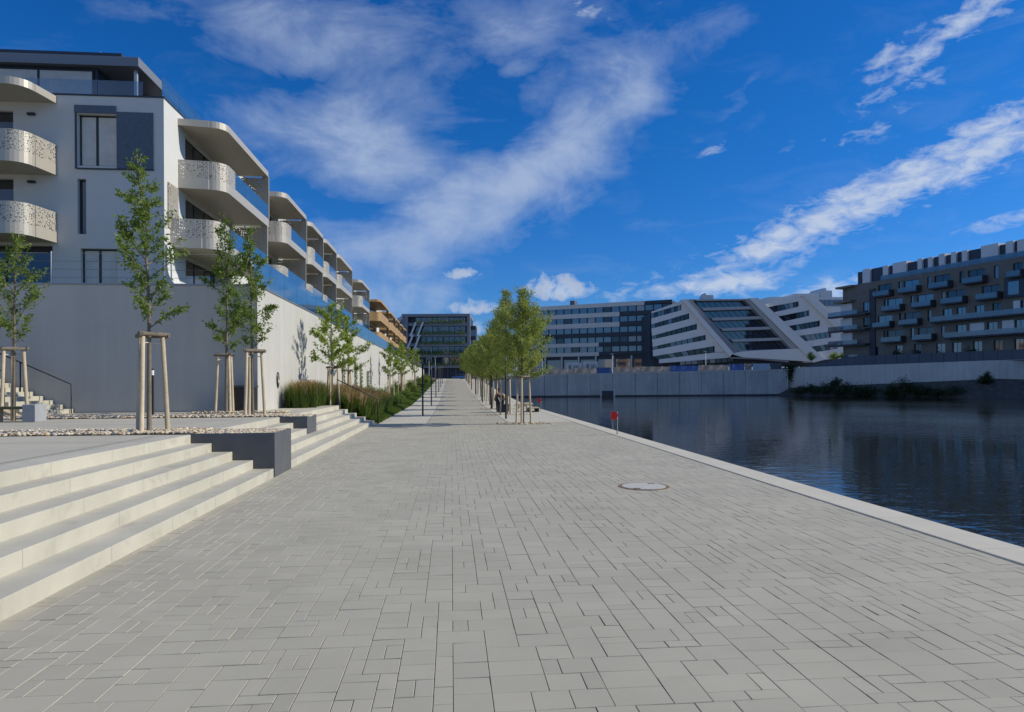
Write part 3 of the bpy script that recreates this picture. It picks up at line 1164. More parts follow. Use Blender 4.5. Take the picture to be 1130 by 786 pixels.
# end facade balconies
for k in (1, 2):
    balcony(Fend_b, 7.5, 2.0, FL[k], bld, glass=False)
canopy(Fend_b, 7.5, 2.0, 14.35, bld)
# perforated screen and flared side wall beside the corner
s_ = MB(Flong)
s_.box(32.75, 33.9, .012, .06, 8.9, 11.0)
s_.build('screen', M['perf'], bld)
s_ = MB(Fend)
prof = [(BXF + .003, 4.3), (BXF + 1.15, 4.3), (BXF + 1.15, 5.9)] + [(BXF + 1.15 - 1.03 * math.sin(a), 5.9 + 1.15 * (1 - math.cos(a))) for a in np.linspace(.2, 1.57, 8)] + [(BXF + .12, 8.0), (BXF + .003, 8.0)]
s_.prism([(p[0], p[1]) for p in prof], 'y', -1.1, -.02)
tag(s_.build('side_wall', M['white_wall'], bld), 'flared white wing wall at the corner of the ground terrace')

# penthouse, set back
PZ0, PZ1 = PAR - .1, 17.1
ph = MB()
ph.box(-40, -17.2, 35.0, 94, PZ0, PZ1)
pho = ph.build('penthouse', M['dark_panel'], bld)
Fp = lambda a, d, z: Vector((a, 35.0 - d, z))
for (a0, a1, mu, pn) in ((-33, -28.2, (-30.6,), 'pane_curtain_reflection'), (-27.8, -23.2, (-25.5,), 'pane_curtain_reflection'), (-22.6, -17.35, (-19.9,), 'pane_curtain_reflection')):
    window(lambda a, d, z: Fp(a, d + .3, z), a0, a1, PZ0 + .2, PZ1 - .1, pho, mull=mu, pane=pn)
Fq = lambda a, d, z: Vector((-17.2 + d, a, z))
for a0 in (37.0, 41.5, 46, 50.5, 55, 60, 65, 70, 75, 80, 85):
    window(lambda a, d, z: Fq(a, d + .3, z), a0, a0 + 3.8, PZ0 + .2, PZ1 - .1, pho, mull=(a0 + 1.9,), pane='pane')
ev = MB()
ev.box(-40, -15.1, 34.6, 90, PZ1 + .02, PZ1 + .48)
ev.build('eave', M['eave'], bld, bevel=.02)
ev = MB()
ev.box(-40, -17.0, 37.0, 92, PZ1 + .50, PZ1 + 1.75)
ev.build('roof', M['dark_panel'], bld)
for yy in (35.0, 47, 59, 71):
    pl = MB()
    pl.box(-15.5, -15.36, yy, yy + .14, PAR, PZ1 + .02)
    pl.build('column', M['light_metal'], bld)
g = MB()
yy = BYF + .2
while yy < 94:
    g.box(BXF - .16, BXF - .145, yy, yy + 1.96, PAR + .07, PAR + 1.12)
    yy += 2.0
g.build('roof_balustrade', M['blue_glass'], bld)
g = MB()
xx = -34.0
while xx < BXF - 2:
    g.box(xx, xx + 1.96, BYF + .16, BYF + .175, PAR + .07, PAR + .8)
    xx += 2.0
g.build('terrace_balustrade', M['clear_glass'], bld)
for (x, y_, z0, z1) in ((-19.5, 40, PZ1 + 1.3, PZ1 + 3.2), (-17.1, 47, PZ1 + .6, PZ1 + 2.6)):
    a_ = MB()
    a_.tube([(x, y_, z0), (x, y_, z1)], [.03, .012], 6)
    a_.build('lightning_rod', M['light_metal'], bld)
# stair treads seen through the penthouse terrace
st = MB()
for k in range(6):
    st.box(-16.95 + .28 * k, -16.6 + .28 * k, 38, 39.2, PZ1 + .3 - .42 * k, PZ1 + .36 - .42 * k)
st.build('roof_stair', M['white'], bld)

# ------------------------------------------------------------------ the tan building behind it
tb = thing('apartment_building', (-13, 104, 4.3), 'apartment building with tan and orange balconies behind the white one', 'building')
TU = [(103.5, 117), (121, 131), (134, 142), (146, 153), (156, 163)]
TXF = -12.6
Ft = lambda a, d, z: Vector((TXF + d, a, z))
th_ = []
for (u0, u1) in TU:
    for f in FL:
        th_.append((u0 + 1, u1 - 1, f + .02, f + 2.5))
mb = MB(Ft)
wall_with_holes(mb, 100, 170, 4.0, 14.9, th_)
mb.F = None
mb.quad((-40, 100, 4), (TXF, 100, 4), (TXF, 100, 14.9), (-40, 100, 14.9))
mb.quad((-40, 100, 14.9), (TXF, 100, 14.9), (TXF, 170, 14.9), (-40, 170, 14.9))
mb.build('wall', M['white_wall'], tb)
for h in th_:
    w_ = (h[1] - h[0]) / 3
    window(Ft, *h, tb, mull=(h[0] + w_, h[0] + 2 * w_))
for (u0, u1) in TU:
    F0 = (lambda u: (lambda a, d, z: Vector((TXF + d, u + a, z))))(u0)
    L = u1 - u0
    canopy(F0, L, 2.0, 14.0, tb, ('tan', 'tan_soffit'))
    for k in (0, 1, 2):
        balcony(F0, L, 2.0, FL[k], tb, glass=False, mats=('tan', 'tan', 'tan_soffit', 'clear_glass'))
    fin(F0, L, 2.0, 5.4, 14.0, tb, 'tan_soffit')

# ------------------------------------------------------------------ trees and their stakes


def leaves_mesh(name, P, D, L, W, m_, parent, seed):
    """one folded leaf blade per point: P base, D direction, L length, W width"""
    rs = np.random.RandomState(seed)
    n = len(P)
    D = D / np.linalg.norm(D, axis=1, keepdims=True)
    U = rs.normal(size=(n, 3))
    S = np.cross(D, U)
    S /= np.linalg.norm(S, axis=1, keepdims=True) + 1e-9
    Nn = np.cross(S, D)
    L = L[:, None]
    W = W[:, None]
    v0 = P
    v1 = P + D * L * .45 + S * W * .5 + Nn * W * .12
    v2 = P + D * L - Nn * L * .06
    v3 = P + D * L * .45 - S * W * .5 + Nn * W * .12
    V = np.stack([v0, v1, v2, v3], 1).reshape(-1, 3)
    F = np.arange(4 * n).reshape(-1, 4)
    return np_mesh(name, V, F, m_, parent)


def young_tree(t, h, base, rad, seed, leaf, bark, nbr=26, nleaf=2600, lsize=.085, lw=.42, rise=.75, r0=.042, lean=0.0, topthin=1.0, droop=.25, clump=True, scat=.035, taper=.35):
    """slender tree: tapered trunk, rising limbs with twigs, leaves set along the twigs in clumps"""
    rng = random.Random(seed)
    rs = np.random.RandomState(seed)
    ox, oy, oz = t.location
    mb = MB()
    N = 12
    path, ph1, ph2 = [], rng.uniform(0, 6), rng.uniform(0, 6)
    for i in range(N + 1):
        f = i / N
        path.append(Vector((ox + .05 * math.sin(f * 5 + ph1) * f + lean * f * f, oy + .05 * math.sin(f * 4 + ph2) * f, oz + h * f)))
    rr = [r0 * (1 - .88 * (i / N)) + .004 for i in range(N + 1)]
    mb.tube(path, rr, 8)

    def trunk_at(z):
        f = min(.999, max(0, (z - oz) / h)) * N
        i = int(f)
        return path[i].lerp(path[i + 1], f - i)
    seg = []
    for k in range(nbr):
        f = (k + rng.uniform(0, .8)) / nbr
        z = oz + base + (h * .97 - base) * f
        p = trunk_at(z)
        prof = (math.sin(math.pi * min(1, .16 + f * .84)) ** .75) * (1 - taper * f) if topthin else 1
        ln = rad * max(.16, prof) * rng.uniform(.6, 1.25)
        th = k * 2.4 + rng.uniform(-.5, .5)
        up = rise * rng.uniform(.5, 1.3) * (1 + .5 * f)
        d = Vector((math.cos(th), math.sin(th), up)).normalized()
        pts = [p]
        for j in range(4):
            d = (d + Vector((rng.uniform(-.16, .16), rng.uniform(-.16, .16), rng.uniform(-.02, .12)))).normalized()
            pts.append(pts[-1] + d * ln / 4)
        b0 = .012 * (1 - .6 * f) + .003
        mb.tube(pts, [b0, b0 * .8, b0 * .6, b0 * .42, .002], 5)
        for j in range(1, 5):
            seg.append((pts[j - 1], pts[j], 1.0 if j > 1 else .35))
        for q in range(3):
            j = rng.randint(1, 3)
            a = pts[j].lerp(pts[j + 1], rng.random())
            dd = (d + Vector((rng.uniform(-1, 1), rng.uniform(-1, 1), rng.uniform(-.2, .5))) * .9).normalized()
            e = a + dd * ln * rng.uniform(.2, .45)
            mb.tube([a, a.lerp(e, .5) + Vector((0, 0, .01)), e], [.004, .003, .0015], 4)
            seg.append((a, e, 1.3))
    seg.append((trunk_at(oz + h * .8), path[-1], .8))
    mb.build('trunk', bark, t)
    wts = np.array([((s[1] - s[0]).length * s[2]) * ((1.9 if rng.random() < .35 else .7) if clump else 1.0) for s in seg])
    idx = rs.choice(len(seg), nleaf, p=wts / wts.sum())
    A = np.array([seg[i][0][:] for i in idx])
    B = np.array([seg[i][1][:] for i in idx])
    u = rs.uniform(.05, 1.05, (nleaf, 1))
    P = A + (B - A) * u + rs.normal(0, scat, (nleaf, 3))
    D = (B - A) / (np.linalg.norm(B - A, axis=1, keepdims=True) + 1e-6) * .6 + rs.normal(0, .75, (nleaf, 3)) + np.array([0, 0, -droop])
    L = lsize * rs.uniform(.65, 1.3, nleaf)
    leaves_mesh('crown', P, D, L, L * lw, leaf, t, seed)
    return t


def stakes(t, h=1.75, rb=.30, rt=.22, rot=0.0, big=True):
    """three peeled posts round a young tree, joined by half-round rails and webbing"""
    ox, oy, oz = t.location
    tops = []
    for k in range(3):
        a = rot + k * 2 * math.pi / 3
        b_, c = Vector((ox + rb * math.cos(a), oy + rb * math.sin(a), oz - .05)), Vector((ox + rt * math.cos(a), oy + rt * math.sin(a), oz + h - .05))
        tops.append(c)
        mb = MB()
        mb.tube([b_, b_.lerp(c, .5), c], [.042, .040, .036], 10)
        mb.build('post', M['wood'], t)
    for k in range(3):
        a, c = tops[k], tops[(k + 1) % 3]
        d = (c - a).normalized() * .10
        mb = MB()
        out = ((a + c) / 2 - Vector((ox, oy, (a.z + c.z) / 2))).normalized() * .035
        zz = Vector((0, 0, .02 + .012 * k))
        mb.tube([a - d + zz + out, c + d + zz + out], .036, 8)
        mb.build('rail', M['rail_wood'], t)
    mb = MB()
    for k in range(3):
        a = tops[k]
        p = Vector((ox, oy, a.z - .10))
        mb.tube([a + Vector((0, 0, -.12)), p], .012, 5)
    mb.build('strap', M['strap'], t)
    return t


def tree_and_stakes(x, y, z, h, base, rad, seed, leaf, label, slabel, group, sgroup, bark=None, srot=0.0, **kw):
    t = thing('young_tree', (x, y, z), label, 'tree', group)
    young_tree(t, h, base, rad, seed, leaf, bark or M['bark'], **kw)
    s_ = thing('tree_stakes', (x, y, z), slabel, 'tree stakes', sgroup)
    stakes(s_, rot=srot)
    return t


GP, GS = 'young trees on the plaza', 'wooden stakes round the plaza trees'
# the plaza trees (X, Y, ground, height, crown base, crown radius)
PT = [(-10.46, 17.3, 4.5, 1.8, 1.1, M['leaf'], 'young leafy tree beside the bench at the left edge', 'wooden tree stakes beside the bench at the left edge', 2.2, 3200),
      (-5.33, 12.55, 4.95, 1.85, .80, M['leaf'], 'slender young tree behind the foreground steps, nearest to the camera and tallest in view', 'wooden tree stakes behind the foreground steps, largest in view', .5, 3000),
      (-6.66, 20.85, 5.9, 1.75, .95, M['leaf'], 'young tree before the dark bin, left one of the close pair', 'wooden tree stakes in front of the dark bin', 1.2, 3600),
      (-5.24, 18.55, 5.0, 1.75, .85, M['leaf'], 'young tree at the wall corner, right one of the close pair', 'wooden tree stakes at the wall corner, right of the dark bin', .1, 3200)]
for i, (x, y, h, bs, rd, lf, lb, sl, ro, nl) in enumerate(PT):
    tree_and_stakes(x, y, PZ, h, bs, rd, 21 + i, lf, lb, sl, GP, GS, srot=ro, nleaf=nl, nbr=30, lsize=.085 if i < 2 else .095, lean=(.12, -.12, .0, -.15)[i])
GB, GBS = 'young trees in the planting bed', 'wooden stakes in the planting bed'
BT = [(-4.85, 28.3, .55, 4.4, 1.6, 1.35), (-5.25, 35.2, .55, 4.5, 1.6, 1.4), (-4.6, 52, .5, 4.2, 1.6, .95), (-4.2, 58, .7, 4.4, 1.6, .95), (-4.7, 66, .9, 4.6, 1.6, 1.1), (-4.3, 80, 1.2, 4.6, 1.6, 1.1)]
BL = ['lime green young tree rising out of the brown ornamental grass', 'lime green young tree just right of the one in the ornamental grass',
      'small young tree at the wall, nearest of the four beyond the green shrubs', 'small young tree at the wall, second of the four beyond the green shrubs',
      'small young tree at the wall, third of the four beyond the green shrubs', 'small young tree at the wall, farthest of the four beyond the green shrubs']
for i, (x, y, z, h, bs, rd) in enumerate(BT):
    tree_and_stakes(x, y, z, h, bs, rd, 51 + i, M['leaf_lime'], BL[i], BL[i].replace('lime green young tree', 'wooden tree stakes').replace('small young tree', 'thin wooden tree stakes').replace('rising', 'standing').replace('the one in', 'those in'), GB, GBS,
                    srot=.4 + i, nleaf=2600, nbr=22, lsize=.13, rise=.4)

# the waterside row of willow-leaved trees
GR, GRS = 'row of trees along the water', 'wooden stakes along the water'
ROWY = [26.4, 34.0, 41.5, 49.0, 56.5, 64.0, 71.5, 79.0, 86.5, 94.0, 101.5, 109.0, 116.5, 124.0]
RX = 2.78
protos = []
for i, y in enumerate(ROWY):
    nth = ORD[i] if i < len(ORD) else ''
    lb = 'bushy willow-leaved tree, %s from the near end of the waterside row' % ORD[i]
    sl = 'wooden tree stakes, %s from the near end of the waterside row' % ORD[i]
    h = (5.3, 6.3, 5.6, 5.5, 5.4, 5.7, 5.5, 5.8, 5.5, 5.6, 5.8, 5.5, 5.7, 5.5)[i]
    if i < 4:
        t = thing('waterside_tree', (RX, y, gz(y)), lb, 'tree', GR)
        young_tree(t, h, 1.65, (1.95, 2.0, 1.95, 1.95)[i], 81 + i, M['leaf_willow'], M['bark_dark'], nbr=60, nleaf=(21000, 20000, 12500, 11500)[i], lsize=.085 if i < 2 else .12, lw=.34, rise=.62, clump=False, scat=.07, taper=.78, r0=.05, droop=.05)
        s_ = thing('tree_stakes', (RX, y, gz(y)), sl, 'tree stakes', GRS)
        stakes(s_, h=1.85, rb=.34, rt=.26, rot=(.25, 1.0, .5, 1.6)[i])
        protos.append((t, s_))
    else:
        a, b_ = protos[2 + i % 2]
        t = copy_tree(a)
        t.location = (RX, y, gz(y))
        t.rotation_euler.z = i * 1.3
        t.scale = (1, 1, h / 5.5)
        s_ = copy_tree(b_)
        s_.location = (RX, y, gz(y))
        t['label'], s_['label'] = lb, sl
    if i < 6:
        pebbles('pebbles', 260 if i < 3 else 120, RX - 1.0, RX + 1.1, y - .45, y + .45, gz(y) + .01, .02, .05, 200 + i, 'pebbles round the foot of the %s tree of the waterside row' % ORD[i])

# ------------------------------------------------------------------ grasses and shrubs of the planting bed


def tufts(name, pts, h, spread, nb, w, m_, seed, parent=None, lean=.5):
    """arching grass blades as tapered strips; pts: tuft centres"""
    rs = np.random.RandomState(seed)
    P = np.repeat(np.array(pts), nb, axis=0)
    n = len(P)
    th = rs.uniform(0, 6.283, n)
    H = np.repeat(np.broadcast_to(h, (len(pts),)), nb) * rs.uniform(.6, 1.12, n)
    ln = rs.uniform(.15, 1, n) * lean * H
    base = P + np.stack([np.cos(th), np.sin(th), np.zeros(n)], 1) * (rs.uniform(0, spread, n))[:, None]
    dirv = np.stack([np.cos(th), np.sin(th), np.zeros(n)], 1)
    side = np.stack([-np.sin(th + rs.uniform(-.8, .8, n)), np.cos(th), np.zeros(n)], 1) * (w * .5)
    V = np.zeros((n, 6, 3))
    for k, (f, ww) in enumerate(((0, 1), (.6, .8), (1, .12))):
        c = base + dirv * (ln * f * f)[:, None] + np.array([0, 0, 1]) * (H * (f - .12 * f * f))[:, None]
        V[:, 2 * k] = c - side * ww
        V[:, 2 * k + 1] = c + side * ww
    F = (np.array([[0, 1, 3, 2], [2, 3, 5, 4]])[None] + (np.arange(n) * 6)[:, None, None]).reshape(-1, 4)
    return np_mesh(name, V.reshape(-1, 3), F, m_, parent)


rs = np.random.RandomState(77)
gp = []
for k in range(330):
    x, y = rs.uniform(-5.75, -3.35), rs.uniform(27.7, 38.5)
    gp.append((x, y, bed_z(x, y)))
for k in range(60):
    x, y = rs.uniform(-5.8, -4.9), rs.uniform(24.6, 27.6)
    gp.append((x, y, PZ))
g1 = tufts('ornamental_grass', gp, .95, .14, 75, .016, M['grass'], 5, lean=.55)
tag(g1, 'dense dark green ornamental grass at the foot of the wall', kind='stuff')
pp = [(x, y, z + .48) for (x, y, z) in gp if rs.random() < .75]
g2 = tufts('grass_plumes', pp, .58, .12, 15, .026, M['plume'], 6, lean=.55)
tag(g2, 'brown feathery plumes over the ornamental grass', kind='stuff')
# low lawn edging along the side path
gl = []
for k in range(4200):
    y = 28 + 100 * rs.random() ** 1.5
    x = rs.uniform(-3.9, -2.92)
    gl.append((x, y, bed_z(x, y)))
g3 = tufts('lawn', gl, .16, .06, 14, .018, M['lawn'], 7, lean=.7)
tag(g3, 'bright green grass edging along the side path', kind='stuff')


def shrub(x, y, z, r, h, seed, leaf, label, n=1500, ls=.10, group='shrubs in the planting bed', cat='shrub', name='shrub', parent=None):
    t = thing(name, (x, y, z), label, cat, group) if parent is None else parent
    rs = np.random.RandomState(seed)
    mb = MB()
    tips = []
    for k in range(22):
        th, e = rs.uniform(0, 6.28), rs.uniform(.25, 1.45)
        d = Vector((math.cos(th) * math.cos(e) * r, math.sin(th) * math.cos(e) * r, math.sin(e) * h)) * rs.uniform(.65, 1.08)
        a = Vector((x, y, z))
        m_ = a + d * .5 + Vector((0, 0, .06 * h))
        c = a + d
        mb.tube([a + Vector((rs.uniform(-.06, .06), rs.uniform(-.06, .06), -.02)), m_, c], [.012, .008, .003], 4)
        tips += [(m_, c)] * 2 + [(a + d * .25, m_)]
    mb.build('stem', M['bark_dark'], t)
    idx = rs.choice(len(tips), n)
    A = np.array([tips[i][0][:] for i in idx])
    B = np.array([tips[i][1][:] for i in idx])
    P = A + (B - A) * rs.uniform(0, 1.1, (n, 1)) + rs.normal(0, .10 * r + .015, (n, 3))
    P[:, 2] = np.maximum(P[:, 2], z + .02)
    D = rs.normal(0, 1, (n, 3)) + np.array([0, 0, .35])
    L = ls * rs.uniform(.6, 1.3, n)
    leaves_mesh('foliage', P, D, L, L * .5, leaf, t, seed + 1)
    return t


SH = [(-3.9, 39.6, .62, .8), (-4.9, 41.0, .8, 1.2), (-3.7, 42.6, .6, .75), (-4.5, 44.2, .7, 1.0), (-3.75, 46.5, .6, .8), (-4.9, 48.5, .8, 1.2),
      (-3.9, 51.0, .65, .9), (-4.9, 55.5, .8, 1.3), (-3.9, 57.5, .7, .9), (-4.0, 62, .75, 1.0), (-4.9, 63, .8, 1.4), (-3.9, 70, .8, 1.0), (-4.4, 76, .9, 1.3), (-3.9, 86, .9, 1.1), (-4.5, 95, 1.0, 1.5), (-4.0, 106, 1.0, 1.3), (-4.4, 118, 1.1, 1.6)]
for i, (x, y, r, h) in enumerate(SH):
    h *= .78
    sz = 'low' if h < .74 else 'tall'
    shrub(x, y, bed_z(x, y), r, h, 300 + i * 3, M['leaf_shrub' if i % 3 else 'leaf'], '%s green shrub between wall and side path, number %d from the near end' % (sz, i + 1) if False else
          '%s leafy green shrub, %s of those lining the bed, counted from the ornamental grass' % (sz, (ORD + ['seventeenth'])[i]), n=1700 if y < 60 else 1100, ls=.10 if y < 60 else .16)
# climbers on the sunlit wall
for i, (y, h) in enumerate(((38.4, 2.3), (43.3, 2.2), (45.8, 2.4), (49.5, 2.0))):
    t = thing('climbing_plant', (WX + .05, y, .8), 'thin dark climber on the sunlit wall, %s from the ornamental grass' % ORD[i], 'climbing plant', 'climbers on the wall')
    rs2 = np.random.RandomState(400 + i)
    mb = MB()
    pa = [Vector((WX + .03, y + .04 * math.sin(q * 1.7), bed_z(WX + .1, y) - .05 + h * q / 6)) for q in range(7)]
    mb.tube(pa, .012, 5)
    mb.build('stem', M['bark_dark'], t)
    n = 420
    P = np.stack([WX + .03 + rs2.uniform(0, .12, n), y + rs2.normal(0, .14, n), bed_z(WX + .1, y) + rs2.uniform(.0, h, n)], 1)
    L = .10 * rs2.uniform(.6, 1.2, n)
    leaves_mesh('foliage', P, rs2.normal(0, 1, (n, 3)), L, L * .6, M['leaf_shrub'], t, 410 + i)

# greenery on the terrace above the wall end of the bed
for i, (x, y, h) in enumerate(((-6.9, 97, 1.5), (-7.2, 106, 2.0), (-6.8, 116, 2.2), (-7.0, 128, 2.4), (-6.9, 140, 2.6))):
    shrub(x, y, 4.6, 1.0, h, 700 + i * 3, M['leaf_shrub'], 'shrub on the terrace behind the bar railing, %s counted from the near end' % ORD[i], n=1200, ls=.18, group='shrubs on the terrace')

# ------------------------------------------------------------------ hand rails, bins, bench, small stairs
t = thing('handrail', (-2.95, 27.5, 0), 'thin dark steel handrail at the far end of the steps, beside the grass', 'handrail')
mb = MB()
xa, xb = XS - TREAD * 4 - .1, XS - .02
mb.tube([(xa, 27.42, PZ), (xa, 27.42, PZ + 1.02), (xb + .15, 27.42, .98), (xb + .15, 27.42, 0)], .021, 8)
mb.build('rail', M['black'], t)
mb = MB()
for (x, z) in ((xa, PZ), (xb + .15, 0)):
    mb.lathe([(.055, z), (.055, z + .012), (.03, z + .016)], x, 27.42, 14)
mb.build('foot_plate', M['black'], t)

t = thing('waste_bin', (-6.35, 21.4, PZ), 'black waste bin standing against the wall near its corner', 'bin')
mb = MB()
mb.box(-6.72, -6.02, 21.2, 21.78, PZ + .06, PZ + .74)
mb.build('body', M['black'], t, bevel=.02)
mb = MB()
mb.box(-6.75, -5.99, 21.17, 21.81, PZ + .745, PZ + .82)
mb.build('lid', M['dark_panel'], t, bevel=.02)
for xx in (-6.66, -6.14):
    mb = MB()
    mb.box(xx, xx + .06, 21.25, 21.7, PZ, PZ + .055)
    mb.build('foot', M['black'], t)
mb = MB()
mb.box(-6.18, -6.06, 21.19, 21.197, PZ + .42, PZ + .62)
mb.build('sticker', M['strap'], t)

bp = at(168.5, 457.5, 19.1)
t = thing('bollard_light', (bp.x, bp.y, PZ), 'slim black bollard light behind the nearest young tree', 'bollard light')
mb = MB()
mb.tube([(bp.x, bp.y, PZ), (bp.x, bp.y, PZ + 1.12)], .035, 12)
mb.build('post', M['black'], t)
mb = MB()
mb.tube([(bp.x, bp.y, PZ + 1.122), (bp.x, bp.y, PZ + 1.26)], .036, 12)
mb.build('lens', M['lamp'], t)
mb = MB()
mb.tube([(bp.x, bp.y, PZ + 1.262), (bp.x, bp.y, PZ + 1.30)], .038, 12)
mb.build('cap', M['black'], t)

# bench at the left edge
b0 = at(31, 466, 15.7)
t = thing('park_bench', (b0.x, b0.y, PZ), 'bench of mossy wooden slats on grey concrete blocks at the left edge', 'bench')
for xx in (b0.x - .14, b0.x - 2.0):
    mb = MB()
    mb.box(xx, xx + .29, b0.y, b0.y + .45, PZ, PZ + .41)
    mb.build('support', M['block'], t, bevel=.012)
for k in range(4):
    mb = MB()
    mb.box(b0.x - 1.70, b0.x - .145, b0.y + .02 + k * .105, b0.y + .105 + k * .105, PZ + .30, PZ + .36)
    mb.build('slat', M['moss'], t, bevel=.006)

# small stair up along the wall end
t = thing('stone_stair', (-11.5, 20.5, PZ), 'small pale stone stair climbing to the left along the wall end', 'stair')
for k in range(9):
    mb = MB()
    mb.box(-11.5 - .285 * (k + 1) - (.02 if k < 8 else 2.5), -11.5 - .285 * k, 19.75, WY - .04, PZ + .132 * k - (.0 if k == 0 else .03), PZ + .132 * (k + 1))
    mb.build('step', M['step'], t, bevel=.008)
mb = MB()
mb.prism([(-11.78, PZ + .0), (-11.78, PZ + .06), (-14.1, PZ + 1.12), (-18, PZ + 1.12), (-18, PZ)], 'y', 19.45, 19.745)
t2_ = thing('stone_cheek_wall', (-13.5, 19.6, PZ), 'rough tan stone wall flanking the small stair', 'wall')
mb.build('masonry', M['stone'], t2_)
mb = MB()
mb.box(-18, -12.6, 19.3, 19.445, PZ, PZ + 1.9)
mb.build('back_wall', M['stone'], t2_)
for (yy, x0, n_, lb) in ((WY - .25, -11.45, 9, 'dark handrail on the wall side of the small stair'), (19.85, -12.25, 9, 'dark handrail on the near side of the small stair')):
    h_ = thing('handrail', (x0, yy, PZ), lb, 'handrail')
    mb = MB()
    z0 = PZ + max(0, (-11.5 - x0) * .463)
    mb.tube([(x0, yy, z0), (x0, yy, z0 + .88), (x0 - 1.45, yy, z0 + .88 + .67), (x0 - 4.0, yy, z0 + .88 + .67 + 1.15)], .02, 8)
    mb.build('rail', M['black'], h_)
    mb = MB()
    mb.tube([(x0 - 1.45, yy, z0 + .4), (x0 - 1.45, yy, z0 + 1.55)], .018, 8)
    mb.build('post', M['black'], h_)

# ------------------------------------------------------------------ lamp columns along the promenade
LP = [(-1.42, 34.0, 'left'), (-1.42, 48.5, 'left'), (-1.42, 63, 'left'), (-1.42, 77.5, 'left'), (-1.42, 92, 'left'), (-1.42, 108, 'left'),
      (2.42, 30.2, 'right'), (2.42, 41.5, 'right'), (2.42, 53, 'right'), (2.42, 67, 'right'), (2.42, 82, 'right')]
lp0 = None
cnt = {'left': 0, 'right': 0}
for (x, y, sd_) in LP:
    lb = 'thin dark lamp column, %s from the near end of the %s' % (ORD[cnt[sd_]], 'row beside the planting bed' if sd_ == 'left' else 'row beside the waterside trees')
    cnt[sd_] += 1
    if lp0 is None:
        t = thing('lamp_column', (x, y, gz(y)), lb, 'street lamp', 'lamp columns along the promenade')
        mb = MB()
        mb.tube([(x, y, gz(y)), (x, y, gz(y) + 2.55)], .042, 12)
        mb.build('post', M['black'], t)
        mb = MB()
        mb.tube([(x, y, gz(y) + 2.552), (x, y, gz(y) + 2.82)], .04, 12)
        mb.build('lens', M['grey_metal'], t)
        mb = MB()
        mb.tube([(x, y, gz(y) + 2.822), (x, y, gz(y) + 2.9)], .043, 12)
        mb.build('cap', M['black'], t)
        lp0 = t
    else:
        t = copy_tree(lp0)
        t.location = (x, y, gz(y))
        t['label'] = lb
# taller street lamps at the far end
for i, (u, v, tt, arm) in enumerate(((480.4, 417.5, 172, 0), (473.5, 417.5, 180, 1))):
    p = at(u, v, tt)
    t = thing('street_lamp', (p.x, p.y, 2.6), ('grey street lamp with a short head at the far end of the promenade', 'grey street lamp with a wide cross arm at the far end of the promenade')[i], 'street lamp')
    mb = MB()
    mb.tube([(p.x, p.y, 2.6), (p.x, p.y, 8.0)], [.09, .05], 8)
    mb.build('pole', M['light_metal'], t)
    mb = MB()
    mb.box(p.x - (.3 if not arm else .8), p.x + (.3 if not arm else .6), p.y - .15, p.y + .15, 8.0, 8.14)
    mb.build('head', M['light_metal'], t)

# ------------------------------------------------------------------ manhole cover
t = thing('manhole_cover', (2.93, 10.2, 0), 'round pale manhole cover with a rusty rim in the paving', 'manhole cover')
mb = MB()
mb.lathe([(.385, -.01), (.385, .006)], 2.93, 10.2, 40, smooth=False)
mb.build('rim', M['rust'], t)
mb = MB()
mb.lathe([(.332, .003), (.332, .011)], 2.93, 10.2, 40, smooth=False)
mb.build('lid', M['lid'], t)
for a in (.9, 4.1):
    mb = MB()
    cx, cy = 2.93 + .30 * math.cos(a), 10.2 + .30 * math.sin(a)
    mb.box(cx - .05, cx + .05, cy - .022, cy + .022, .0125, .0165)
    mb.build('lifting_slot', M['rust'], t)

# ------------------------------------------------------------------ lifebuoy posts at the kerb
for i, (x, y) in enumerate(((5.04, 20.4), (5.14, 38.9))):
    x -= .0
    t = thing('lifebuoy_post', (x, y, 0), ('red lifebuoy box on a post at the kerb, the nearer one', 'red lifebuoy box on a post beyond the nearest waterside tree')[i], 'lifebuoy post')
    mb = MB()
    mb.tube([(x, y, .0), (x, y, .60)], .018, 8)
    mb.build('post', M['grey_metal'], t)
    mb = MB()
    mb.prism([(x - .20, .47), (x - .02, .47), (x - .02, .54), (x + .03, .59), (x - .02, .64), (x - .02, .71), (x - .20, .71)], 'y', y - .07, y - .02)
    mb.build('buoy_box', M['red'], t, bevel=.012)
    mb = MB()
    mb.prism([(x - .015, .48), (x + .015, .48), (x + .015, .53), (x - .015, .53)], 'y', y - .06, y - .03)
    mb.prism([(x - .015, .65), (x + .015, .65), (x + .015, .70), (x - .015, .70)], 'y', y - .06, y - .03)
    mb.build('reflector', M['white'], t)

# ------------------------------------------------------------------ wooden loungers, seated person, dog
def lounger(x, y, w, l, label):
    t = thing('wooden_lounger', (x, y, 0), label, 'lounger', 'wooden loungers by the water')
    mb = MB()
    n_ = 7
    for k in range(n_):
        mb.box(x - w / 2, x + w / 2, y - l / 2 + k * l / n_, y - l / 2 + (k + .86) * l / n_, .20, .24)
    mb.build('seat', M['wood'], t)
    for sx in (-1, 1):
        mb = MB()
        mb.box(x + sx * (w / 2 - .10) - .04, x + sx * (w / 2 - .10) + .04, y - l / 2 + .02, y + l / 2 - .02, .02, .195)
        mb.build('leg', M['rail_wood'], t)
    return t


lounger(4.52, 37.6, .62, 1.7, 'low wooden lounger at the kerb beyond the nearest waterside tree')

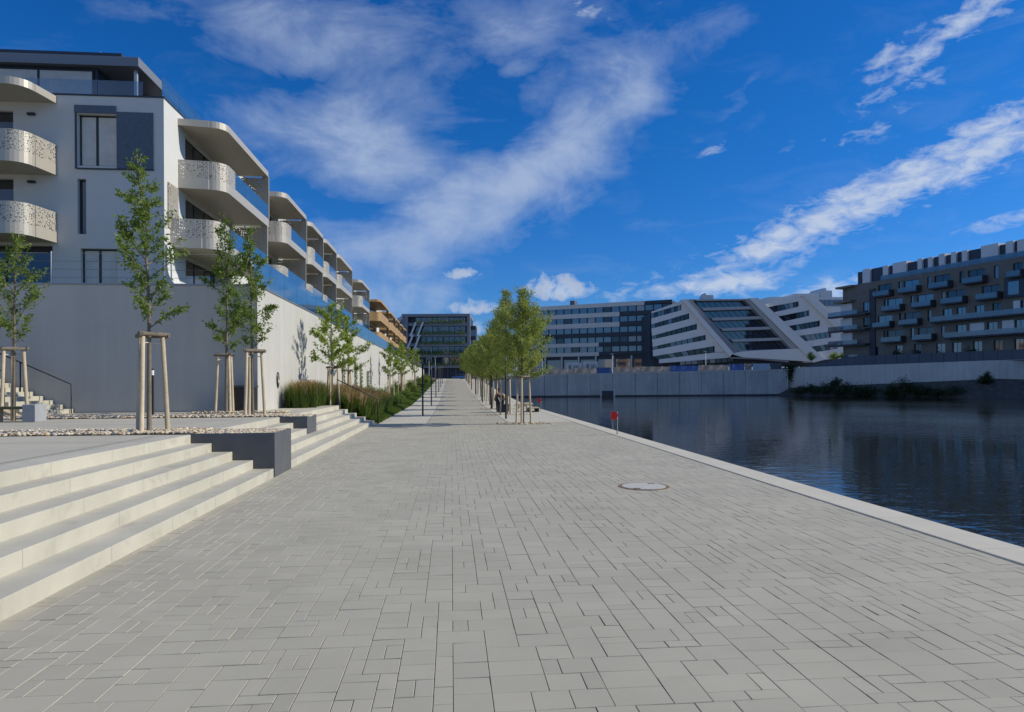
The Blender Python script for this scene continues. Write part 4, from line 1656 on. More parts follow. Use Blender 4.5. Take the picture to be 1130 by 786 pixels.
bx, by = 2.60, 36.6
t = thing('litter_bin_bench', (bx, by, 0), 'dark block bench the seated person sits on', 'bench')
t.name = 'block_bench'
mb = MB()
mb.box(bx - .12, bx + .50, by + .05, by + .50, .06, .40)
mb.build('body', M['black'], t, bevel=.02)
mb = MB()
mb.box(bx - .15, bx + .53, by + .02, by + .53, .402, .45)
mb.build('seat', M['dark_panel'], t, bevel=.01)
mb = MB()
mb.box(bx - .08, bx + .46, by + .09, by + .46, .0, .057)
mb.build('foot', M['black'], t)


def skin_body(name, verts, edges, radii, m_, parent, root=0, sub=2):
    me = bpy.data.meshes.new(name)
    off = Vector(parent.location)
    me.from_pydata([tuple(Vector(v) - off) for v in verts], edges, [])
    o = bpy.data.objects.new(name, me)
    COL.objects.link(o)
    o.parent = parent
    md = o.modifiers.new('skin', 'SKIN')
    for i, r in enumerate(radii):
        sv = me.skin_vertices[0].data[i]
        sv.radius = (r, r) if not isinstance(r, tuple) else r
        sv.use_root = (i == root)
    md.use_smooth_shade = True
    if sub:
        sb = o.modifiers.new('sub', 'SUBSURF')
        sb.levels = sb.render_levels = sub
    me.materials.append(m_)
    return o


# the person sits with the back to the camera, leaning a little to the left, arms on the thighs
px, py, pz = bx + .02, by + .24, .50
t = thing('person', (px, py, 0), 'person in a brown jacket sitting with the back turned and a black backpack on', 'person')
V, E, RR = [], [], []


def jv(p, r, frm=None):
    V.append(p)
    RR.append(r)
    if frm is not None:
        E.append((frm, len(V) - 1))
    return len(V) - 1


pel = jv((px, py, pz), (.15, .12))
w1 = jv((px - .01, py + .01, pz + .14), (.135, .105), pel)
ch = jv((px - .02, py + .03, pz + .34), (.165, .12), w1)
sh = jv((px - .03, py + .05, pz + .47), (.12, .095), ch)
nk = jv((px - .03, py + .07, pz + .56), .055, sh)
hd0 = jv((px - .03, py + .09, pz + .64), .075, nk)
hd1 = jv((px - .03, py + .10, pz + .73), .088, hd0)
hd2 = jv((px - .03, py + .095, pz + .80), .06, hd1)
for sx in (-1, 1):
    s1 = jv((px + sx * .17, py + .05, pz + .46), .068, sh)
    s2 = jv((px + sx * .25, py + .12, pz + .20), .05, s1)
    s3 = jv((px + sx * .16, py + .34, pz + .10), .04, s2)
    s4 = jv((px + sx * .12, py + .42, pz + .08), .036, s3)
    base_h = s4
    for q, (dx, ll) in enumerate(((-.03, .075), (-.01, .09), (.012, .085), (.032, .07))):
        f1 = jv((px + sx * .12 + dx, py + .47, pz + .065), .010, base_h)
        f2 = jv((px + sx * .12 + dx, py + .47 + ll * .6, pz + .03), .008, f1)
    jv((px + sx * .06, py + .45, pz + .06), .011, base_h)
    k0 = jv((px + sx * .09, py + .06, pz - .01), .095, pel)
    k1 = jv((px + sx * .12, py + .45, pz + .01), .068, k0)
    k2 = jv((px + sx * .12, py + .48, .26), .052, k1)
    k3 = jv((px + sx * .12, py + .46, .08), .04, k2)
    jv((px + sx * .13, py + .62, .05), .036, k3)
body = skin_body('body', V, E, RR, M['skin'], t)
# clothing, hair, shoes as shells over the body
V, E, RR = [], [], []
a0 = jv((px, py, pz + .02), (.16, .13))
a1 = jv((px - .01, py + .01, pz + .14), (.15, .12), a0)
a2 = jv((px - .02, py + .03, pz + .34), (.18, .135), a1)
a3 = jv((px - .03, py + .05, pz + .48), (.13, .10), a2)
jv((px - .03, py + .06, pz + .535), (.072, .068), a3)
for sx in (-1, 1):
    s1 = jv((px + sx * .17, py + .05, pz + .465), .08, a3)
    s2 = jv((px + sx * .25, py + .12, pz + .20), .062, s1)
    jv((px + sx * .17, py + .33, pz + .105), .05, s2)
skin_body('jacket', V, E, RR, M['jacket'], t)
V, E, RR = [], [], []
a0 = jv((px, py, pz + .01), (.165, .135))
for sx in (-1, 1):
    k0 = jv((px + sx * .09, py + .07, pz - .01), .105, a0)
    k1 = jv((px + sx * .12, py + .45, pz + .01), .08, k0)
    k2 = jv((px + sx * .12, py + .48, .26), .064, k1)
    jv((px + sx * .12, py + .46, .10), .055, k2)
skin_body('trousers', V, E, RR, M['trousers'], t)
V, E, RR = [], [], []
a0 = jv((px - .03, py + .06, pz + .66), .088)
a1 = jv((px - .03, py + .08, pz + .75), .098, a0)
jv((px - .03, py + .10, pz + .82), .07, a1)
skin_body('hair', V, E, RR, M['hair'], t)
for sx in (-1, 1):
    V, E, RR = [], [], []
    a0 = jv((px + sx * .12, py + .44, .045), .044)
    a1 = jv((px + sx * .125, py + .55, .042), .046, a0)
    jv((px + sx * .13, py + .66, .035), .034, a1)
    skin_body('shoe', V, E, RR, M['black'], t, sub=1)
t = thing('backpack', (px, py - .15, pz), 'black backpack with a white stripe worn by the seated person', 'backpack')
mb = MB()
pr = [(-.17, .02), (.15, .02), (.17, .10), (.16, .36), (.10, .45), (-.12, .45), (-.18, .36), (-.19, .10)]
mb.prism([(px - .03 + q[0], pz + q[1]) for q in pr], 'y', py - .28, py - .11)
mb.build('pack', M['pack'], t, bevel=.035)
mb = MB()
mb.prism([(px - .14, pz + .33), (px - .09, pz + .36), (px + .03, pz + .10), (px - .01, pz + .07)], 'y', py - .292, py - .283)
mb.build('stripe', M['white'], t)
for sx in (-1, 1):
    mb = MB()
    mb.tube([(px - .03 + sx * .12, py - .14, pz + .42), (px - .03 + sx * .13, py + .02, pz + .57), (px - .02 + sx * .12, py + .19, pz + .42)], .022, 6)
    mb.build('strap', M['pack'], t)

# a cream dog standing side-on at the waterside, head lowered to the right
dx, dy = 3.92, 37.2
t = thing('dog', (dx, dy, 0), 'cream and tan dog standing side-on by the waterside trees', 'dog')
V, E, RR = [], [], []
hip = jv((dx - .24, dy, .40), (.085, .10))
ab = jv((dx - .08, dy, .405), (.08, .095), hip)
cst = jv((dx + .14, dy, .40), (.095, .12), ab)
shd = jv((dx + .24, dy, .42), (.08, .10), cst)
nck = jv((dx + .34, dy, .47), .065, shd)
hed = jv((dx + .43, dy, .47), .062, nck)
muz = jv((dx + .52, dy, .43), .036, hed)
jv((dx + .56, dy, .42), .026, muz)
for sy in (-1, 1):
    jv((dx + .41, dy + sy * .065, .47), .018, hed)
tl = jv((dx - .36, dy, .42), .03, hip)
jv((dx - .50, dy + .02, .34), .018, tl)
for sy in (-1, 1):
    f0 = jv((dx + .20, dy + sy * .075, .30), .045, shd)
    f1 = jv((dx + .19, dy + sy * .075, .16), .028, f0)
    f2 = jv((dx + .20, dy + sy * .075, .035), .024, f1)
    jv((dx + .25, dy + sy * .075, .022), .022, f2)
    h0 = jv((dx - .20, dy + sy * .08, .28), .06, hip)
    h1 = jv((dx - .30, dy + sy * .08, .16), .03, h0)
    h2 = jv((dx - .27, dy + sy * .08, .035), .024, h1)
    jv((dx - .21, dy + sy * .08, .022), .022, h2)
skin_body('body', V, E, RR, M['fur'], t)

# ------------------------------------------------------------------ the blue car at the far end
cp = at(507.5, 417.6, 186)
t = thing('parked_car', (cp.x, cp.y, 2.63), 'small blue car standing across the far end of the promenade', 'car')
cx, cy, cz = cp.x, cp.y, 2.63
mb = MB()
prof = [(-2.1, .32), (-2.12, .62), (-1.95, .82), (-1.2, .90), (-.55, 1.38), (.75, 1.42), (1.55, 1.0), (2.05, .92), (2.12, .6), (2.1, .32)]
mb.prism([(cx + p[0], cz + p[1]) for p in prof], 'y', cy - .85, cy + .85)
mb.build('body', M['car_paint'], t, bevel=.08)
for yy in (cy - .862, cy + .842):
    for q in ([(-1.0, .92), (-.5, 1.32), (.05, 1.34), (.05, .93)], [(.12, .93), (.12, 1.34), (.72, 1.34), (1.35, 1.0), (1.3, .95)]):
        mb = MB()
        mb.prism([(cx + p[0], cz + p[1]) for p in q], 'y', yy, yy + .02)
        mb.build('side_window', M['car_glass'], t)
mb = MB()
mb.add([(cx - 1.17, cy - .72, cz + .935), (cx - 1.17, cy + .72, cz + .935), (cx - .59, cy + .66, cz + 1.37), (cx - .59, cy - .66, cz + 1.37)], [(0, 1, 2, 3)])
mb.build('windscreen', M['car_glass'], t)
for wx in (-1.32, 1.3):
    for sy in (-1, 1):
        mb = MB()
        mb.tube([(cx + wx, cy + sy * .70, cz + .33), (cx + wx, cy + sy * .89, cz + .33)], .33, 20)
        w_ = mb.build('wheel', M['tyre'], t)
        mb = MB()
        mb.tube([(cx + wx, cy + sy * .885, cz + .33), (cx + wx, cy + sy * .90, cz + .33)], .21, 16)
        mb.build('rim', M['rim'], w_)
for sy in (-1, 1):
    mb = MB()
    mb.box(cx - 2.13, cx - 1.95, cy + sy * .62 - .16, cy + sy * .62 + .16, cz + .64, cz + .76)
    mb.build('headlight', M['lamp'], t)
    mb = MB()
    mb.box(cx + 2.02, cx + 2.135, cy + sy * .62 - .16, cy + sy * .62 + .16, cz + .70, cz + .84)
    mb.build('taillight', M['tail'], t)

# ------------------------------------------------------------------ the far shore
# quay walls
QL, QM = at(592, 438.4, 147), at(870, 436.0, 152.6)
QL0 = Vector((5.0, QL.y + (5.0 - QL.x) * (QM.y - QL.y) / (QM.x - QL.x), 0))
t = thing('quay_wall', (QL.x, QL.y, WATER_Z), 'long grey concrete quay wall at the far end of the water', 'wall')


def wall_run(mb, P, zb, zt, th):
    for i in range(len(P) - 1):
        a, b_ = P[i], P[i + 1]
        d = (b_ - a).normalized()
        n = Vector((-d.y, d.x, 0))
        if n.y < 0:
            n = -n
        v = []
        for p, z0, z1 in ((a, zb[i], zt[i]), (b_, zb[i + 1], zt[i + 1])):
            v += [(p.x, p.y, z0), (p.x + n.x * th, p.y + n.y * th, z0), (p.x + n.x * th, p.y + n.y * th, z1), (p.x, p.y, z1)]
        mb.add(v, [(0, 1, 2, 3), (7, 6, 5, 4), (0, 4, 5, 1), (1, 5, 6, 2), (2, 6, 7, 3), (3, 7, 4, 0)])


def along(a, b_, f):
    return a + (b_ - a) * f


mb = MB()
N = 14
for i in range(N):
    f0, f1 = i / N, (i + 1) / N
    a, b_ = along(QL0, QM, f0 + .0006), along(QL0, QM, f1 - .0006)
    a.z = b_.z = 0
    wall_run(mb, [a, b_], [-4, -4], [3.0 + 1.35 * f0, 3.0 + 1.35 * f1], .8)
mb.build('wall', M['quay'], t)
mb = MB()
a, b_ = along(QL0, QM, 0), along(QL0, QM, 1)
o_ = Vector((.0, -.06, 0))
wall_run(mb, [a + o_, b_ + o_], [2.85, 4.2], [3.06, 4.41], .9)
mb.build('coping', M['quay_light'], t)
mb = MB()
wall_run(mb, [a + o_ * .8, b_ + o_ * .8], [-3.9, -3.9], [-1.18, -1.18], .2)
tag(mb.build('waterline_band', M['slab_dark'], t), 'dark wet band at the waterline')
g0 = at(663.5, 437.0, 145.6)
mb = MB()
mb.box(g0.x - .0, g0.x + 2.5, g0.y - .5, g0.y - .1, -1.45, -.2)
mb.build('outlet', M['slab_dark'], t)
mb = MB()
mb.box(g0.x - .3, g0.x - .02, g0.y - .55, g0.y - .1, -1.45, .1)
mb.box(g0.x + 2.52, g0.x + 2.9, g0.y - .55, g0.y - .1, -1.45, .3)
mb.build('outlet_pier', M['quay_light'], t)
# ground behind the quay
gb = [(QL0.x - 3, QL0.y + .5), (QM.x, QM.y + .5), (QM.x + 8, 400), (QL0.x - 3, 400)]
gd = MB()
gd.add([(gb[0][0], gb[0][1], 2.6), (gb[1][0], gb[1][1], 4.25), (gb[2][0], gb[2][1], 4.6), (gb[3][0], gb[3][1], 2.6)], [(0, 1, 2, 3)])
struct(gd.build('far_yard', M['yard']))

# right bank: water line, earth slope, wall, upper ground
W0, W1 = at(868, 436, 152), at(1130, 440.0, 117)
dW = (W1 - W0)
W2 = W1 + dW * 1.6
W0.z = W1.z = W2.z = WATER_Z
K0, K1 = at(871, 428, 153.5), at(1102, 418, 122)
KD = (K0 - K1).normalized()
K2 = K1 + (K1 - K0) * .18 + Vector((4, 0, 0))
K3 = W2 + Vector((11, 3, 0))
Wb = [W0 + Vector((-4, 2.2, -.6)), along(W0, W1, .25) + Vector((-.8, -.4, 0)), along(W0, W1, .5) + Vector((.5, .6, 0)), along(W0, W1, .75) + Vector((-.6, -.5, 0)), W1, W2]
Kb = [K0 + KD * 5, along(K0, K1, .25), along(K0, K1, .5), along(K0, K1, .75), K1, K3]
V, F = [], []
for p, k in zip(Wb, Kb):
    for f in (-.4, 0, .3, .6, 1.0):
        q = along(Vector((p.x, p.y, 0)), Vector((k.x, k.y, 0)), f)
        z = WATER_Z + (k.z - WATER_Z) * f + (.25 if f == .6 else 0)
        V.append((q.x, q.y, z))
for i in range(len(Wb) - 1):
    for j in range(4):
        F.append((i * 5 + j, i * 5 + j + 1, (i + 1) * 5 + j + 1, (i + 1) * 5 + j))
F = [f[::-1] for f in F]
struct(np_mesh('bank', np.array(V), np.array(F), M['earth'], smooth=True))
t = thing('bank_wall', (K0.x, K0.y, 1.5), 'pale concrete retaining wall above the right bank', 'wall')
mb = MB()
T0, T1 = 4.55, 5.25
wall_run(mb, [K0 + KD * 9, K1], [-2, .4], [T0, T1], .6)
mb.build('wall', M['quay_light'], t)
mb = MB()
kk = K1 + (K1 - K0).normalized() * .01
wall_run(mb, [kk, K2, K3], [.4, .4, .4], [T1 - .02, T1, T1], .6)
tag(mb.build('end_wall', M['quay'], t), 'darker end section of the wall')
up = MB()
up.add([(K0.x - 4, K0.y + 6, T0 - .1), (K0.x, K0.y + .5, T0 - .1), (K1.x, K1.y + .5, T1 - .1), (K3.x, K3.y + .5, T1 - .1), (K3.x + 200, K3.y, T1), (K3.x + 200, 500, T1), (K0.x - 4, 500, T0)], [(0, 1, 2, 3, 4, 5, 6)])
struct(up.build('upper_bank', M['yard']))
# dark metal fence above that wall
E0, E1 = at(884, 405, 168), at(1134, 393.5, 123)
t = thing('metal_fence', (E0.x, E0.y, 4.7), 'dark sheet metal fence above the pale wall of the right bank', 'fence')
for i in range(20):
    f0, f1 = i / 20, (i + 1) / 20
    a, b_ = along(E0, E1, f0 + .0008), along(E0, E1, f1 - .0008)
    h0, h1 = [min(7.25, 5.0 + 2.6 * min(1, f * 3.2)) for f in (f0, f1)]
    mb = MB()
    wall_run(mb, [a, b_], [4.5, 4.5], [h0, h1], .12)
    mb.build('panel', M['grey_fence'], t)

# shrubs on the bank
BS = [(1012, 436, 1.9, 2.4), (1028, 437, 1.6, 1.8), (945, 437, 2.2, 2.0), (925, 438, 2.0, 2.2), (905, 437, 2.0, 1.6), (890, 437, 1.8, 1.4), (975, 438, 2.0, 1.6), (962, 438, 1.6, 1.3), (1052, 438, 1.7, 1.2),
      (1068, 438, 1.8, 1.5), (1092, 425, 1.0, 1.4), (1000, 438, 1.6, 1.5), (930, 430, 1.0, 1.6), (1040, 438, 1.6, 1.2)]
for i, (u, v, r, h) in enumerate(BS):
    f = (u - 868) / 262
    w_, k_ = along(W0, W1, f), along(K0, K1, min(1, f * 1.12))
    g_ = .07 if v > 430 else .75
    p = along(w_, k_, g_)
    lb = {0: 'largest dark shrub on the right bank, below the pale wall', 10: 'small dark bush high on the bank at the right end of the pale wall', 12: 'thin bush halfway up the bank against the pale wall'}.get(
        i, 'dark waterside shrub on the right bank, %s from the left' % ORD[sorted([b__[0] for k_, b__ in enumerate(BS) if k_ not in (0, 10, 12)]).index(u)] if i not in (0, 10, 12) else '')
    shrub(p.x, p.y, p.z - .1, r * 1.5, h * 1.4, 500 + i * 3, M['leaf_dark'], lb, n=1100, ls=.36, group='shrubs on the right bank')
# ivy hanging on the joint of the two walls
t = thing('hanging_ivy', (K0.x, K0.y, 4.7), 'dark ivy hanging over the corner where the two far walls meet', 'ivy')
rs2 = np.random.RandomState(91)
n = 1500
P = np.stack([K0.x + rs2.normal(.3, .9, n), K0.y - .5 + rs2.normal(0, .3, n), 5.2 - np.abs(rs2.normal(0, 1.7, n))], 1)
L = .4 * rs2.uniform(.6, 1.2, n)
leaves_mesh('foliage', P, rs2.normal(0, 1, (n, 3)), L, L * .6, M['leaf_dark'], t, 92)
for i, (u, v, r, h, tt, lb) in enumerate(((895, 398, 1.2, 2.1, 170, 'yellowish round bush left of the dark apartment building'), (921, 397, 1.5, 2.2, 172, 'yellowish bush in front of the slanted arm, nearer the dark apartment building'), (931, 396, 1.0, 1.5, 172, 'low bush at the foot of the dark apartment building'))):
    p = at(u, v, tt)
    shrub(p.x, p.y, p.z, r, h, 560 + 3 * i, M['leaf_lime'], lb, n=800, ls=.3, group='bushes above the far quay')

# ------------------------------------------------------------------ office building at the head of the water
A0, A1 = at(572, 400, 243), at(742, 400, 219)
A0.z = A1.z = 0
dv = (A1 - A0)
LEN = dv.length
uu = dv.normalized()
nn = Vector((uu.y, -uu.x, 0))
Fo = lambda a, d, z: A0 + uu * a + nn * d + Vector((0, 0, z))


def a_of(u, o=A0, dvec=uu):
    xc = (u - 565.0) / 750.0
    rx, ry = CT * xc + ST, CT - ST * xc
    # o + s*dvec on ray
    return (ry * o.x - rx * o.y) / (rx * dvec.y - ry * dvec.x)


t = thing('office_building', (A0.x, A0.y, 3), 'long office building with horizontal beige bands at the head of the water', 'building')
rows = [27.0, 23.65, 20.2, 16.95, 13.75]
WH = 1.85
mb = MB(Fo)
mb.box(0, LEN, -16, -.5, 3.0, 28.0)
mb.build('core', M['office_dark'], t)
aR, aD = a_of(684), a_of(661)
BH = [(28.35, rows[0])] + [(rows[i] - WH, rows[i + 1]) for i in range(4)] + [(rows[4] - WH, 10.6)]
lt = MB(Fo)
dk = MB(Fo)
for i, (z1, z0) in enumerate(BH):
    sp = {0: LEN - 9, 1: aR, 2: aR, 3: -1, 4: aD, 5: aD}[i]
    if sp > 0:
        lt.box(-.5, sp, -.49, .12, z0, z1)
        dk.box(sp + .01, LEN, -.49, .02, z0 + .15, z1 - .1)
    else:
        lt.box(-.5, LEN, -.49, .1, z0 + 1.0, z1 - .55) if False else None
        dk.box(-.5, LEN, -.49, .04, z0, z1)
lt.build('spandrel', M['office_band'], t)
tag(dk.build('spandrel', M['office_dark'], t), 'dark spandrel panels')
nw = 19
wr = random.Random(44)
wp = None
for i, z1 in enumerate(rows):
    for k in range(nw):
        a0 = .4 + k * (LEN - .8) / nw
        a1 = a0 + (LEN - .8) / nw
        w_ = MB(Fo)
        w_.box(a0 + .22, a1 - .22, -.42, -.30, z1 - WH + .06, z1 - .06)
        w_.build('window', M[wr.choice(['office_glass'] * 8 + ['office_blind', 'office_glass_dark'])], t)
for a in np.arange(4, LEN, 6.2):
    mb = MB(Fo)
    mb.box(a, a + .5, -.48, -.1, 3, 10.55)
    mb.build('pillar', M['office_band'], t)
for k in range(9):
    w_ = MB(Fo)
    w_.box(5 + k * 6.2, 10 + k * 6.2, -.46, -.38, 5.2, 9.4)
    w_.build('shopfront', M['office_glass'], t)
mb = MB(Fo)
mb.box(a_of(626), a_of(631), -6, -3, 28.0, 30.2)
mb.build('roof_unit', M['grey_metal'], t)

# ------------------------------------------------------------------ terraced office with planted ledges on the left
tt = 222
P0, P1 = at(447, 418, tt), at(519, 418, tt)
P0.z = P1.z = 0
u2 = (P1 - P0).normalized()
n2 = Vector((u2.y, -u2.x, 0))
L2 = (P1 - P0).length
Fg = lambda a, d, z: P0 + u2 * a + n2 * d + Vector((0, 0, z))
t = thing('office_building', (P0.x, P0.y, 2.6), 'dark office building with planted green ledges beyond the promenade', 'building')
mb = MB(Fg)
mb.box(0, L2, -18, -1.6, 2.6, 24.0)
mb.build('core', M['office_dark'], t)
lev = [7.4, 10.9, 14.45, 17.65, 21.15]
zt_ = [24.2]
for i, z in enumerate(lev):
    mb = MB(Fg)
    mb.box(1.2, L2 - 1.0, -1.6, .0, z - .75, z - .05)
    mb.box(1.2, L2 - 1.0, -.25, .02, z - .04, z + .25)
    lg = mb.build('ledge', M['slant_edge'], t)
    rs2 = np.random.RandomState(600 + i)
    n = 1100
    P = np.stack([rs2.uniform(3.4, L2 - 1.6, n), rs2.uniform(-.3, .6, n), z + np.abs(rs2.normal(.0, .75, n)) + .0], 1)
    wv = .55 + .45 * np.sin(P[:, 0] * 1.3 + i * 2) * np.sin(P[:, 0] * .47 + i)
    P[:, 2] = z - .10 + (P[:, 2] - z) * (wv + .45)
    P = np.array([Fg(*p)[:] for p in P])
    L = .34 * rs2.uniform(.6, 1.3, n)
    o = leaves_mesh('planting', P, rs2.normal(0, 1, (n, 3)), L, L * .6, M['leaf_lime'], lg, 610 + i)
    o['kind'] = 'stuff'
    # windows above each ledge
    zz0, zz1 = z + .35, (lev[i + 1] - .8 if i < 4 else 23.2)
    for k in range(9):
        w_ = MB(Fg)
        w0 = 3.3 + k * (L2 - 4.8) / 9
        w_.box(w0 + .1, w0 + (L2 - 4.8) / 9 - .1, -1.55, -1.45, zz0, zz1)
        wo_ = w_.build('window', M['office_glass'], t)
        if k in (2, 5) and i in (0, 1, 3, 4):
            f_ = MB(Fg)
            a0, a1 = w0 - .2, w0 + 1.6
            for q in ((a0, a0 + .16, zz0, zz1), (a1 - .16, a1, zz0, zz1), (a0 + .16, a1 - .16, zz1 - .16, zz1)):
                f_.box(q[0], q[1], -1.44, -1.3, q[2], q[3])
            f_.build('frame', M['white'], wo_)
mb = MB(Fg)
mb.box(-1, L2, -18.2, .1, 23.4, 24.3)
mb.build('roof', M['slant_edge'], t)
for a in (.0, L2 - 1.0):
    mb = MB(Fg)
    mb.box(a, a + 1.0, -1.6, .1, 2.6, 23.4)
    mb.build('pier', M['slant_edge'], t)
mb = MB(Fg)
mb.box(L2 + .02, L2 + 1.7, -12, -3, 2.6, 20.6)
sb = mb.build('side_wing', M['office_dark'], t)
for z in (7, 10.4, 13.8, 17.2):
    mb = MB(Fg)
    mb.box(L2 + .1, L2 + 1.78, -3.0, -2.9, z, z + 2.0)
    mb.build('window', M['office_glass'], sb)
for k in range(6):
    mb = MB(Fg)
    mb.box(6 + k * 2.6, 6.25 + k * 2.6, -1.6, -1.0, 2.6, 6.6)
    mb.build('column', M['grey_metal'], t)
# slanting steel braces on its left corner
for k in range(4):
    for q in (0, 2.3):
        z1 = 21.6 - 4.15 * k
        x1 = 3.4 + q - 1.0 * k
        mb = MB(Fg)
        mb.prism([(x1, z1), (x1 + .6, z1), (x1 - 1.2, z1 - 4.6), (x1 - 1.8, z1 - 4.6)], 'y', .3 + .02 * k, .7 + .02 * k)
        mb.build('brace', M['slant_white'], t)
# pale block left of it
t = thing('pale_building', tuple(at(437, 418, 240)), 'pale building with a curved white gable left of the planted office', 'building')
q0 = [at(u, v, 240) for (u, v) in ((424, 380), (432, 362), (438, 352), (446, 347.5), (458, 347.5), (458, 416), (424, 416))]
mb = MB()
N = len(q0)
bk = [p + Vector((1, 14, 0)) for p in q0]
mb.add([p[:] for p in q0 + bk], [tuple(range(N)), tuple(range(2 * N - 1, N - 1, -1))] + [(i, (i + 1) % N, N + (i + 1) % N, N + i) for i in range(N)])
mb.build('wall', M['slant_edge'], t)
q1 = [at(u, v, 239.6) for (u, v) in ((432, 362), (438.5, 352), (446, 348.2), (441, 357), (437, 366))]
mb = MB()
N = len(q1)
bk = [p + Vector((0, .35, 0)) for p in q1]
mb.add([p[:] for p in q1 + bk], [tuple(range(N)), tuple(range(2 * N - 1, N - 1, -1))] + [(i, (i + 1) % N, N + (i + 1) % N, N + i) for i in range(N)])
mb.build('gable', M['white_wall'], t)
for i, v in enumerate((357, 369, 381, 393)):
    q2 = [at(u, w, 239.5) for (u, w) in ((442, v), (457, v), (457, v + 7), (441, v + 7))]
    mb = MB()
    bk = [p + Vector((0, .35, 0)) for p in q2]
    mb.add([p[:] for p in q2 + bk], [(0, 1, 2, 3), (7, 6, 5, 4)] + [(k, (k + 1) % 4, 4 + (k + 1) % 4, 4 + k) for k in range(4)])
    mb.build('window', M['office_glass'], t)

# ------------------------------------------------------------------ the white building with slanting arms
SD = 200.0
SC = SD / 750
O3 = at(700, 423, SD)
r3 = Vector((CT, -ST, 0))
n3 = Vector((-ST, -CT, 0))
tilt = .0052


def Fs(a, d, z):
    """a, z in metres over the facade plane (a from photograph column 700), d outwards"""
    return Vector((O3.x, O3.y, 0)) + r3 * a + n3 * d + Vector((0, 0, z))


def zz(x, y):
    """facade coordinates (a, z) of a point measured on the elevation"""
    u, v = 700 + .2124 * x, 310 + .2124 * y
    return ((u - 700) * SC, CAM_H + (HOR(u) - v) * SC)


t = thing('slanted_building', (O3.x + 30, O3.y - 3, 4.4), 'white office building with wide slanting arms and stepped terraces', 'building')


def slab(pts, d0, d1, name, m_, parent=t, label=None):
    mb = MB(Fs)
    mb.prism([zz(*p) for p in pts], 'y', d0, d1)
    o = mb.build(name, M[m_], parent)
    if label:
        o['label'] = label
    return o


armL = lambda y: 255 + (y - 98) * .825
arm2R = lambda y: 640 + (y - 92) * 1.038
arm3L = lambda y: 878 + (y - 80) * 1.04
# dark body behind everything
slab([(92, 165), (250, 102), (600, 94), (700, 120), (870, 85), (930, 90), (1080, 240), (1080, 440), (92, 440)], -2.6, -16, 'core', 'office_dark')
S1 = [((92, 168), (248, 122), (248, 152), (92, 195)), ((92, 225), (288, 168), (288, 198), (92, 248)), ((95, 285), (328, 222), (328, 252), (95, 305)),
      ((98, 342), (372, 280), (374, 307), (98, 360)), ((100, 392), (420, 338), (420, 370), (130, 408)), ((240, 420), (520, 398), (520, 420), (240, 436))]


def striped(S, left, right, top, bottom_y, parent):
    mb = MB(Fs)
    prevl, prevr = top
    for (tl, tr, br, bl) in S:
        mb.prism([zz(*p) for p in (prevl, prevr, (right(prevr[1]), prevr[1]), (right(tr[1]), tr[1]), tr, tl)], 'y', -.6, 0)
        if right(tr[1]) > tr[0] + 2:
            mb.prism([zz(*p) for p in (tr, (right(tr[1]), tr[1]), (right(br[1]), br[1]), br)], 'y', -.6, 0)
        prevl, prevr = bl, br
    return mb.build('wall', M['slant_white'], parent)


def panes(S, parent, n):
    for (tl, tr, br, bl) in S:
        for k in range(n):
            f0, f1 = (k + .06) / n, (k + .94) / n
            lp = lambda p, q, f: (p[0] + (q[0] - p[0]) * f, p[1] + (q[1] - p[1]) * f)
            mb = MB(Fs)
            mb.prism([zz(*p) for p in (lp(tl, tr, f0), lp(tl, tr, f1), lp(bl, br, f1), lp(bl, br, f0))], 'y', -1.0, -.85)
            mb.build('window', M[wr.choice(['office_glass'] * 3 + ['office_blind'] + ['office_glass_dark'] * 5)], parent)


striped(S1[:5], 92, armL, ((92, 160), (246, 104)), 440, t)
slab([(130, 408), (420, 372), (armL(372), 372), (armL(398), 398), (240, 420), (130, 428)], -.6, 0, 'wall', 'slant_white')
panes(S1, t, 9)
# the arms
slab([(246, 100), (268, 97), (510, 374), (492, 396)], -1.8, .9, 'slanting_arm', 'slant_white', label='left slanting arm')
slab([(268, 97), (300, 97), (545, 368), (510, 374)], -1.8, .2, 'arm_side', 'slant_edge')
slab([(594, 92), (640, 90), (985, 410), (925, 425)], -1.8, .9, 'slanting_arm', 'slant_white', label='middle slanting arm')
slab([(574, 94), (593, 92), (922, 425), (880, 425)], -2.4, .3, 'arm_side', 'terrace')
slab([(876, 78), (912, 74), (1092, 246), (1060, 262)], -1.8, .9, 'slanting_arm', 'slant_white', label='right slanting arm')
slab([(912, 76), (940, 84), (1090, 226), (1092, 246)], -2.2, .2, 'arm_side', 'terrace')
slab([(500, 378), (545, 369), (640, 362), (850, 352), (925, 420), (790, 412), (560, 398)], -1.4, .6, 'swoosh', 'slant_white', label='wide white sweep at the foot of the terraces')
slab([(500, 396), (560, 399), (800, 414), (800, 424), (640, 408), (500, 404)], -1.4, .4, 'arm_side', 'slant_edge')
